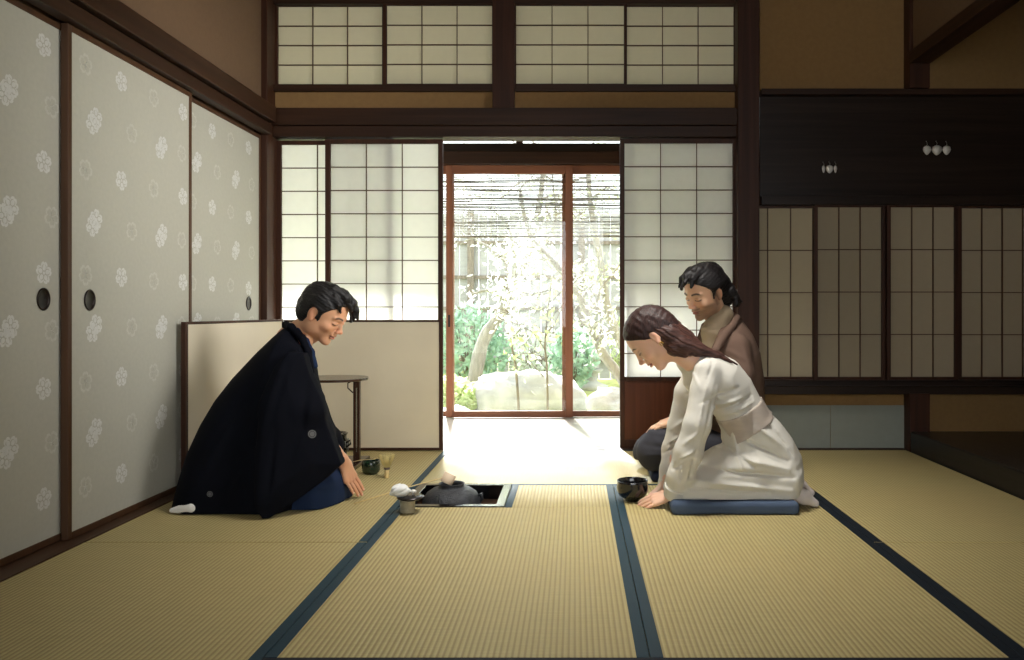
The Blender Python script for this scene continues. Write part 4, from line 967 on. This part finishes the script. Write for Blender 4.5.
# folds
for a, b, w_, dp in [((286,352,3.05),(262,430,3.0),.016,.010), ((280,370,3.05),(240,450,3.05),.022,.008), ((300,365,3.0),(300,440,3.0),.016,-.007), ((312,400,3.02),(290,480,2.98),.015,.008), ((275,430,2.99),(268,500,2.97),.012,-.008),
                     ((255,380,3.06),(215,440,3.05),.02,-.007), ((230,420,3.04),(200,480,3.05),.02,.008), ((322,420,3.08),(318,468,3.08),.014,-.006), ((250,455,3.02),(225,495,3.02),.02,.008), ((240,470,3.02),(245,500,3.02),.015,-.007)]:
    g.crease(P(*a), P(*b), w_, dp)
g.noise(.0035, (7, 5, 4), 3); g.clip_floor(.002)
# open front below the knees: blue kimono shows
coatA = g.build('kimono_coat', blackcloth, pa)
# collar roll of the coat
def band(pts, rad, flat=None, res=.004, name='collar', m=None, parent=None, noise=0, k=.01, rads=None):
    pts = [np.array(p, float) for p in pts]; A_ = np.array(pts); g = SDF(A_.min(0)-rad*2.2, A_.max(0)+rad*2.2, res); 
    for i in range(len(pts)-1):
        ra = rads[i] if rads else rad; rb = rads[i+1] if rads else rad
        d = g.cone(pts[i], pts[i+1], ra, rb); g.d = d if i == 0 else g.d
        if i: g.u(d, k)
    if noise: g.noise(noise, (40,40,40), 1)
    return g.build(name, m, parent)
band([P(311,372,3.20), P(308,352,3.215), P(302,338,3.225), P(291,327,3.25), P(286,325,3.30), P(291,327,3.36), P(303,340,3.385), P(310,354,3.385), P(313,372,3.36)], .015, name='coat_collar', m=blackcloth, parent=pa)
band([P(315,366,3.235), P(311.5,352,3.235), P(306,341,3.243), P(297,331,3.262), P(292,329,3.30), P(297,331,3.345), P(307,342,3.36), P(312,354,3.36)], .012, name='kimono_collar', m=bluecloth, parent=pa)
# indigo kimono over the knees
g = SDF(P(240, 0, YA)*[1,0,0]+[0,2.98,-.01], P(352, 0, YA)*[1,0,0]+[0,3.62,.27], .0065)
g.d = g.inflate(pp([(262,545),(258,470),(290,448),(326,446),(340,458),(347,474),(349,490),(349,545)], YA), YA+.03, .225, .10)
for a, b, w_, dp in [((300,470,3.02),(345,490,3.08),.012,-.007), ((290,485,3.0),(340,500,3.06),.012,.006), ((310,455,3.1),(345,475,3.15),.014,.006), ((270,505,3.02),(330,478,3.04),.01,-.007)]: g.crease(P(*a), P(*b), w_, dp)
g.noise(.003, (9, 6, 8), 5); g.clip_floor(.001); g.build('kimono', bluecloth, pa)
# sock feet behind
for px_, yy in ((167, 3.05), (176, 3.36)):
    g = SDF(P(px_-8, 0, yy)*[1,0,0]+[0,yy-.08,-.01], P(px_+34, 0, yy)*[1,0,0]+[0,yy+.08,.10], .004)
    g.d = g.cone(P(px_+5,505,yy)*[1,1,0]+[0,0,.014], P(px_+26,500,yy)*[1,1,0]+[0,0,.028], .010, .026); g.clip_floor(.001); g.build('sock', white_sock, pa)
# coat marks: crest on the sleeve, small grey spot low on the back
def on_surface(obj, px, py):
    """distance along a sight line at which obj's mesh starts"""
    o = Vector((0,0,CH)); d = (Vector(P(px, py, 3.0))-o).normalized(); mw = Matrix.Translation(Vector(ORG[obj.name])); inv = mw.inverted()
    h = obj.ray_cast(inv@o, d); return (mw@h[1], h[2]) if h[0] else (None, None)
bpy.context.view_layer.update()
def crest(px, py, R, name='crest'):
    vs = []; 
    for ring in (1.0, .72, .62, .30, .0):
        for k in range(20):
            a = 2*PI*k/20; s_, n_ = on_surface(coatA, px+R*ring*math.cos(a), py+R*ring*math.sin(a))
            if s_ is None: return
            s_ = s_+n_*.0012; vs.append(tuple(s_))
    fs = []
    for r_ in (0, 2, 3): fs += [(r_*20+k, r_*20+(k+1) % 20, (r_+1)*20+(k+1) % 20, (r_+1)*20+k) for k in range(20)]
    MB().add(vs, fs, 0, True).build(name, coat_mark_m, pa)
crest(312, 434, 4.2); crest(210, 494, 3.0)

# ------------------------------------------------------------------ woman in the cream dress
YB = 3.25
cream = cloth('cream_dress', srgb(216, 213, 203), .03, .8, bump=.06); satin = mat('satin_belt', srgb(184, 172, 160), .35, noise=.06, scale=(20,20,60), spec=.5); sockB = cloth('pale_sock', srgb(220, 210, 204))
cu = MB()
pb = thing('person', (WX(735, YB), YB, .05), 'person in a belted cream dress with long brown hair kneeling on the cushion, bowing', 'person', 'people in the room')
skB = srgb(238, 194, 166)
MBh = pose(P(652.5, 337.5, 3.225), 180-4, 51, 4, 1.04)
hv, hf, hc = head(skB, srgb(186, 92, 88), srgb(70, 48, 40), female=True, neck=(-.03, 0, -.178), neckr=.044)
skinB = [(xf(MBh, hv), hf, hc)]
wB1 = P(673, 496, 3.15)+[0,0,.006]; wB2 = P(665, 485, 3.36)
skinB.append(hand(wB1, [-.93, .10, -.30], [.05, .90, .42], [-.25, -.42, .87], skB, bend=(.12,.18,.10), fore=P(682, 470, 3.13), sc=.92, spread=.085, res=.0018, thumb=(.8,.45,-.25), wr=.023))
skinB.append(hand(wB2, [-.72, -.30, -.60], [.30, -.90, .05], [-.60, -.35, .72], skB, bend=(.0,.12,.10), fore=P(672, 450, 3.42), sc=.92, spread=.11, res=.0018, thumb=(.8,.5,-.2), wr=.023))
skinB.append(limbs([[(P(768, 458, YB), .075), (P(740, 415, YB), .06), (P(712, 380, YB), .06), (P(696, 366, YB), .035)],
                    [(P(705, 378, 3.12), .035), (P(695, 430, 3.10), .030), (P(680, 482, 3.12), .024)], [(P(700, 380, 3.38), .035), (P(681, 428, 3.43), .028), (P(671, 466, 3.41), .016)],
                    [(P(765, 464, 3.20), .06), (P(694, 480, 3.19), .035), (P(775, 486, 3.2), .025)], [(P(765, 464, 3.31), .06), (P(694, 480, 3.31), .035), (P(775, 486, 3.31), .025)]],
                   skB, np.array([P(655, 0, YB)[0], 3.0, .05]), np.array([P(815, 0, YB)[0], 3.5, P(0, 345, YB)[2]])))
join('body', skinB, skin, pb)
# dress
lo = np.array([P(652, 0, YB)[0], 2.96, .02]); hi = np.array([P(812, 0, YB)[0], 3.56, P(0, 338, YB)[2]])
g = SDF(lo, hi, .0055)
tor = pp([(681,364),(686,355),(697,349),(715,350),(736,361),(750,378),(759,396),(767,410),(778,420),(790,436),(799,453),(802,470),(796,484),(786,500),(740,530),(722,500),(716,470),(722,448),(722,432),(716,418),(705,405),(692,396),(683,385)], YB)
wT = interp(g.X[:, 0, 0], [P(x, 0, YB)[0] for x in (676, 690, 705, 725, 745, 760, 785, 805)], [.05, .12, .170, .165, .135, .150, .185, .16])[:, None, None]
g.d = g.inflate(tor, YB, wT, .11)
lap = pp([(700,458),(716,448),(750,440),(798,460),(800,476),(792,500),(775,540),(666,540),(663,490),(668,476),(682,464)], YB)
g.u(g.inflate(lap, YB, .185, .075), .02)
g.u(g.cone(P(700,362,YB), P(688,361,YB), .062, .050), .02); g.d = np.maximum(g.d, (P(680,350,YB)[0]-g.X)*.80+(g.Z-P(680,350,YB)[2])*.60-.0)
torso_d = g.d.copy()
# near sleeve and far sleeve
for ch, kk in (([(P(706,372,3.11),.050),(P(704,390,3.09),.054),(P(697,425,3.06),.052),(P(689,452,3.07),.055),(P(681,476,3.10),.054),(P(677,486,3.115),.044)], .025),
               ([(P(694,374,3.40),.046),(P(686,392,3.42),.050),(P(679,425,3.44),.047),(P(673,450,3.43),.046),(P(669,470,3.40),.041), (P(666,483,3.38),.036)], .02)):
    s_d = None; t = SDF.__new__(SDF); t.__dict__ = dict(g.__dict__)
    for i in range(len(ch)-1):
        d = g.cone(ch[i][0], ch[i+1][0], ch[i][1], ch[i+1][1])
        if i == 0: t.d = d
        else: t.u(d, .02)
    g.u(t.d, kk if kk > .021 else .012)
fold = [((716,452,3.08),(790,470,3.06),.012,.009), ((724,445,3.08),(755,468,3.05),.009,-.010), ((735,432,3.08),(742,470,3.05),.010,.008), ((742,440,3.08),(790,462,3.06),.010,-.008), ((700,470,3.06),(795,478,3.06),.010,-.009), ((690,480,3.06),(790,490,3.08),.010,.007),
        ((690,489,3.06),(770,492,3.08),.007,-.006), ((756,425,3.10),(788,450,3.08),.012,.006), ((765,418,3.12),(797,462,3.10),.009,-.006),
        ((712,408,3.08),(742,398,3.10),.008,.006), ((716,414,3.08),(752,396,3.12),.006,-.006), ((708,398,3.08),(738,388,3.10),.008,-.005), ((722,418,3.09),(755,402,3.12),.006,.005),
        ((708,378,3.04),(694,445,3.0),.008,.004), ((716,384,3.05),(700,450,3.02),.006,-.004), ((676,462,3.03),(697,448,3.02),.006,.006), ((674,470,3.04),(692,460,3.03),.005,-.006), ((698,404,3.03),(712,398,3.03),.005,-.003),
        ((684,460,3.02),(680,482,3.05),.007,-.006), ((690,462,3.02),(686,482,3.05),.007,.006), ((698,440,3.01),(690,478,3.04),.009,-.005), ((688,360,3.12),(700,390,3.04),.006,.003), ((712,362,3.10),(706,385,3.03),.006,-.004),
        ((672,430,3.38),(684,420,3.38),.008,.006), ((668,446,3.37),(680,440,3.37),.007,-.006)]
for a, b, w_, dp in fold: g.crease(P(*a), P(*b), w_*.85, dp*1.7)
g.noise(.0018, (14, 12, 14), 9); g.d = np.maximum(g.d, .052-g.Z)
g.build('dress', cream, pb)
# cuffs
for a, b, r0, r1 in ((P(677,487,3.11), P(674.5,497,3.125), .051, .046), (P(666.5,482,3.38), P(664.5,489,3.37), .037, .034)):
    g = SDF(np.minimum(a, b)-.07, np.maximum(a, b)+.07, .0035); ax_ = nrm(b-a); g.d = g.cone(a, b, r0, r1)
    pl = (g.X-b[0])*ax_[0]+(g.Y-b[1])*ax_[1]+(g.Z-b[2])*ax_[2]; pl2 = -((g.X-a[0])*ax_[0]+(g.Y-a[1])*ax_[1]+(g.Z-a[2])*ax_[2])
    g.d = np.maximum(np.maximum(g.d, pl), pl2-.002); g.d = np.maximum(g.d, .004-g.Z); g.noise(.0012, (60,60,60), 3); g.build('cuff', cream, pb)
# belt
g = SDF(lo, hi, .005); g.d = g.inflate(tor, YB, interp(g.X[:, 0, 0], [P(x, 0, YB)[0] for x in (676, 690, 705, 725, 745, 760, 785, 805)], [.05, .12, .170, .165, .135, .150, .185, .16])[:, None, None], .11)-.007
bp_ = g.poly(pp([(716,420),(764,395),(776,411),(730,440)], YB)); g.d = np.maximum(g.d, bp_); g.build('belt', satin, pb)
# socks
for yy, dx_ in ((3.15, 0), (3.33, -4)):
    g = SDF(np.array([P(762, 0, yy)[0], yy-.1, .0]), np.array([P(828, 0, yy)[0], yy+.1, .14]), .004)
    g.d = g.cone(P(778+dx_,496,yy)*[1,1,0]+[0,0,.078], P(803+dx_,500,yy)*[1,1,0]+[0,0,.048], .038, .031); g.u(g.cone(P(803+dx_,500,yy)*[1,1,0]+[0,0,.046], P(815+dx_,505,yy)*[1,1,0]+[0,0,.018], .029, .016), .015)
    g.noise(.001, (50,50,50), 2); g.clip_floor(.001); g.build('sock', sockB, pb)
# hair
hB = hairmat('brown_hair', srgb(36, 22, 20), srgb(62, 40, 36), (160,160,20)); hBl = hairmat('long_brown_hair', srgb(50, 31, 27), srgb(90, 60, 52), (6,90,90))
g = SDF((-.150, -.115, -.12), (.14, .115, .15), .0026)
g.d = g.ell((-.012, 0, .034), (.107, .086, .093)); g.u(g.ell((-.060, 0, -.015), (.058, .070, .070)), .03)
f = g.X-np.interp(g.Z, [-.12, -.06, -.035, -.015, .02, .05, .075, .10, .16], [-.05, -.035, -.026, -.012, .030, .058, .078, .088, .10]).astype(np.float32)
g.d = np.maximum(g.d, f)
for s in (1, -1): g.cut(g.ell((-.004, s*.090, -.010), (.020, .020, .030)), .006)
g.noise(.0012, (120, 20, 120), 2); 
hair_cap = g.build('hair', hB, pb, M=MBh)
# long hair falling over the back of the neck: world space
g = SDF(P(636, 0, 3.2)*[1,0,0]+[0,3.08,P(0,382,3.2)[2]], P(756, 0, 3.2)*[1,0,0]+[0,3.36,P(0,300,3.2)[2]], .003)
g.d = np.full(g.n, 1.0, np.float32)
for (pts, rr) in [([(650,325,3.22),(668,331,3.22),(684,340,3.21),(700,350,3.19),(718,356,3.18),(737,365,3.17)], [.058,.058,.045,.026,.017,.004]),
                  ([(655,330,3.19),(670,336,3.18),(682,345,3.16),(698,350,3.15),(716,355,3.15),(732,362,3.15)], [.050,.052,.044,.024,.014,.004]),
                  ([(664,340,3.165),(674,348,3.155),(684,351,3.15),(694,352,3.15)], [.022,.030,.024,.010]),
                  ([(650,325,3.26),(668,332,3.26),(684,342,3.26),(702,352,3.25),(722,360,3.23)], [.050,.052,.040,.024,.006])]:
    for i in range(len(pts)-1): g.u(g.cone(P(*pts[i]), P(*pts[i+1]), rr[i], rr[i+1]), .012)
# keep face and ear clear
g.cut(g.ell(P(650.5,352,3.15), (.058, .085, .052)), .006)
rr_ = np.random.RandomState(3)
ta = nrm(P(737,365,3.17)-P(655,325,3.2)); tn = np.array([-ta[2], 0, ta[0]])
sN = (g.X*tn[0]+g.Z*tn[2]); sY = g.Y+0*g.X
for q in range(5): g.d = g.d+(.0007*np.sin(sN*rr_.uniform(180, 620)+sY*rr_.uniform(-300, 300)+rr_.uniform(0, 6))).astype(np.float32)
g.build('long_hair', hBl, pb)
# earring
er = xf(MBh, np.array([[-.004, .086, -.044]]))[0]; m = MB(); m.tube([(er[0]+.0065*math.cos(a*PI/8), er[1]-.002, er[2]+.0065*math.sin(a*PI/8)) for a in range(17)], .0019, 6, cap=False)
m.lathe([(0,-.003),(.003,0),(0,.003)], (er[0], er[1]-.002, er[2]+.008), 8).build('earring', mat('gold', srgb(206, 170, 96), .25, metal=1), pb)
# her cushion
navy = cloth('slate_blue_cushion_cloth', srgb(74, 88, 110), .1, .85); 
def cushion(x0, x1, y0, y1, h, label, m_, seed=0):
    g = SDF((x0-.02, y0-.02, -.005), (x1+.02, y1+.02, h+.03), .005)
    cx_, cy_ = (x0+x1)/2, (y0+y1)/2; qx = np.abs(g.X-cx_)-(x1-x0)/2+.018; qy = np.abs(g.Y-cy_)-(y1-y0)/2+.018; q2 = np.maximum(qx, qy)
    qz = np.abs(g.Z-h/2)-h/2+.018
    g.d = np.sqrt(np.maximum(qx,0)**2+np.maximum(qy,0)**2+np.maximum(qz,0)**2)+np.minimum(np.maximum(q2, qz), 0)-.018
    g.noise(.0022, (14, 14, 8), seed); g.clip_floor(.001); return tag(g.build('floor_cushion', m_), label, 'cushion', 'kneeling cushions')
cushion(P(672,0,3.03)[0], P(800,0,3.03)[0], 3.03, 3.50, .05, 'slate-blue floor cushion under the woman in the cream dress', navy, 1)

# ------------------------------------------------------------------ man in the brown jacket
YC = 3.80
brown = cloth('brown_jacket', srgb(112, 90, 78), .05, .85, bump=.08); beige = cloth('beige_roll_neck', srgb(170, 152, 126), .05, .9, bump=.3); grey = cloth('dark_grey_trousers', srgb(62, 62, 68), .06, .85)
pc = thing('person', (WX(705, YC), YC, .04), 'person with dark hair and beard in a brown jacket kneeling behind the woman', 'person', 'people in the room')
skC = srgb(222, 176, 142)
MC = pose(P(704.5, 291.5, 3.72), 180+36, 25, -4, 1.05)
hv, hf, hc = head(skC, srgb(160, 96, 84), srgb(26, 20, 18), beard=srgb(70, 48, 36), neck=(-.06, 0, -.20), neckr=.055)
skinC = [(xf(MC, hv), hf, hc)]
skinC.append(hand(P(677, 421, 3.68), [-.92, -.15, -.22], [.0, .9, .0], [-.25, -.2, 1], skC, bend=(.15,.45,.35), fore=P(698, 410, 3.70), floor=False, spread=.03, thumb=(.75,.5,-.1)))
skinC.append(hand(P(677, 418, 3.95), [-.9, -.05, -.3], [.0, -.9, .0], [-.25, 0, 1], skC, bend=(.1,.4,.3), fore=P(696, 404, 3.97), floor=False, spread=.03))
skinC.append(limbs([[(P(738, 440, YC), .08), (P(735, 390, YC), .08), (P(724, 350, 3.78), .065), (P(715, 326, 3.76), .05)],
                    [(P(735, 348, 3.66), .05), (P(737, 400, 3.62), .042), (P(696, 411, 3.70), .027)], [(P(715, 348, 3.92), .05), (P(708, 395, 4.0), .042), (P(696, 405, 3.97), .027)],
                    [(P(735, 448, 3.72), .06), (P(665, 450, 3.68), .04), (P(735, 462, 3.72), .025)], [(P(735, 448, 3.88), .06), (P(662, 450, 3.94), .04), (P(735, 462, 3.9), .025)]],
                   skC, np.array([P(630, 0, YC)[0], 3.5, .03]), np.array([P(775, 0, YC)[0], 4.1, P(0, 312, YC)[2]])))
join('body', skinC, skin, pc)
hC = hairmat('dark_wavy_hair', srgb(14, 12, 13), srgb(34, 30, 31))
g = SDF((-.165, -.125, -.14), (.145, .125, .155), .0026)
g.d = g.ell((-.014, 0, .036), (.112, .091, .095)); g.u(g.ell((-.082, 0, -.035), (.066, .082, .092)), .03)
f = g.X-np.interp(g.Z, [-.14, -.06, -.025, -.01, .025, .045, .07, .10, .16], [-.03, -.028, -.024, .015, .030, .050, .076, .092, .11]).astype(np.float32)
g.d = np.maximum(g.d, f)
for s in (1, -1):
    g.cut(g.ell((-.004, s*.092, -.012), (.021, .022, .029)), .006); g.u(g.cone((.018, s*.072, .012), (.022, s*.070, -.02), .0075, .004), .006)
for q in range(16):     # waves at the nape
    a = -1.25+2.5*q/15; p0 = np.array([-.075-.045*math.cos(a), .078*math.sin(a), -.03]); p1 = p0+[-.016*math.cos(a), .010*math.sin(a), -.04]; p2_ = p1+[.010*math.cos(q*2.1), .004, -.028]; p3 = p2_+[-.016, .006*math.sin(q), -.006]
    g.u(g.cone(p0, p1, .018, .015), .008); g.u(g.cone(p1, p2_, .014, .011), .006); g.u(g.cone(p2_, p3, .010, .005), .004)
for (a, b, c_, r0) in [((.02,.0,.118),(.085,.0,.108),(.112,-.012,.074),.018), ((.02,-.03,.112),(.078,-.035,.095),(.104,-.042,.066),.017), ((.02,.03,.112),(.080,.035,.098),(.108,.036,.068),.018), ((.0,-.06,.09),(.055,-.064,.070),(.070,-.066,.040),.014), ((.06,.01,.118),(.112,.012,.094),(.124,.004,.078),.011)]:
    g.u(g.cone(a, b, r0, r0*.8), .01); g.u(g.cone(b, c_, r0*.8, r0*.35), .008)
g.noise(.0018, (40, 90, 60), 12); g.noise(.0012, (60, 200, 160), 6)
g.build('hair', hC, pc, M=MC)
# jacket
lo = np.array([P(655, 0, YC)[0], 3.48, .06]); hi = np.array([P(778, 0, YC)[0], 4.14, P(0, 306, YC)[2]])
g = SDF(lo, hi, .0065)
jk = pp([(703,326),(712,318),(730,313),(742,320),(752,334),(759,352),(763,380),(764,420),(760,456),(700,460),(690,440),(694,400),(697,368),(698,345)], YC)
g.d = g.inflate(jk, YC, interp(g.Z, [0, .3, .55, .64, .70, .76, .82], [.19, .18, .195, .19, .155, .085, .06]), .13)
for ch in ([(P(738,346,3.64),.055),(P(741,375,3.60),.062),(P(738,402,3.60),.058),(P(710,412,3.64),.050),(P(678,420,3.68),.040)], [(P(716,350,3.93),.055),(P(706,380,3.99),.058),(P(702,400,4.0),.052),(P(677,417,3.955),.040)]):
    for i in range(len(ch)-1): g.u(g.cone(ch[i][0], ch[i+1][0], ch[i][1], ch[i+1][1]), .025)
for a, b, w_, dp in [((735,328,3.55),(728,350,3.56),.010,-.006), ((745,345,3.54),(752,375,3.54),.012,.006), ((728,350,3.55),(750,362,3.54),.010,.006), ((722,358,3.56),(745,375,3.54),.010,-.006), ((704,330,3.60),(702,372,3.60),.008,.006), ((712,328,3.60),(708,360,3.58),.007,-.006)]:
    g.crease(P(*a), P(*b), w_, dp)
g.noise(.0028, (9, 8, 8), 8)
# V opening at the chest
vo = g.poly(pp([(699,352),(703,326),(716,318),(724,322),(717,338),(709,358),(702,370)], 3.66)); g.cut(np.maximum(vo, g.Y-3.73), .006)
g.build('jacket', brown, pc)
# lapels and collar: a band round the neck running down the opening
def strip(pts, w, th, name):
    g = SDF(np.array([p[0] for p in pts]).min(0)-.06, np.array([p[0] for p in pts]).max(0)+.06, .004); g.d = np.full(g.n, 1.0, np.float32)
    for (a, wa), (b, wb) in zip(pts[:-1], pts[1:]):
        g.u(g.cone(a, b, wa, wb), .006)
    return g.build(name, brown, pc)
strip([(P(733,315,3.80), .014), (P(737,318,3.74), .016), (P(733,325,3.685), .017), (P(724,336,3.625), .020), (P(716,350,3.590), .018), (P(711,366,3.585), .012)], 0, 0, 'lapel')
strip([(P(728,313,3.84), .014), (P(714,316,3.86), .014), (P(704,326,3.84), .014), (P(699,342,3.80), .016), (P(698,358,3.74), .012)], 0, 0, 'lapel')
# roll neck and shirt front
g = SDF(np.array([P(692,0,3.7)[0], 3.55, P(0,380,3.7)[2]]), np.array([P(735,0,3.7)[0], 3.90, P(0,305,3.7)[2]]), .004)
g.d = g.cone(P(721,316,3.755), P(714,331,3.745), .060, .062); g.u(g.cone(P(713,331,3.745), P(713,372,3.75), .045, .075), .02); g.noise(.0015, (30, 30, 60), 3); 
for j in range(2): g.crease(P(702,326+5*j,3.68), P(722,322+7*j,3.68), .006, -.004)
g.build('roll_neck_shirt', beige, pc)
# trousers
g = SDF(np.array([P(626,0,YC)[0], 3.5, .0]), np.array([P(775,0,YC)[0], 4.12, .36]), .0065); g.d = np.full(g.n, 1.0, np.float32)
for (hy, ky, kx) in ((3.70, 3.66, 650), (3.90, 3.95, 646)):
    g.u(g.cone(P(738,446,hy), P(kx+10,447,ky), .105, .088), .01); g.u(g.cone(P(kx+10,447,ky), P(kx+2,452,ky), .090, .078), .03); g.u(g.cone(P(kx+4,462,ky)*[1,1,0]+[0,0,.095], P(745,466,hy)*[1,1,0]+[0,0,.09], .055, .055), .03)
for a, b, w_, dp in [((646,432,3.6),(690,436,3.6),.010,.006), ((645,445,3.6),(700,448,3.6),.010,-.007), ((644,455,3.6),(690,452,3.6),.01,.006), ((660,428,3.6),(700,430,3.6),.008,-.005)]: g.crease(P(*a), P(*b), w_, dp)
g.noise(.003, (10, 8, 10), 4); g.d = np.maximum(g.d, .044-g.Z); g.build('trousers', grey, pc)
cushion(P(652,0,3.6)[0], P(768,0,3.9)[0], 3.60, 4.05, .045, 'dark navy floor cushion under the man in the brown jacket', cloth('navy_cushion_cloth', srgb(36, 42, 58), .1, .85), 2)
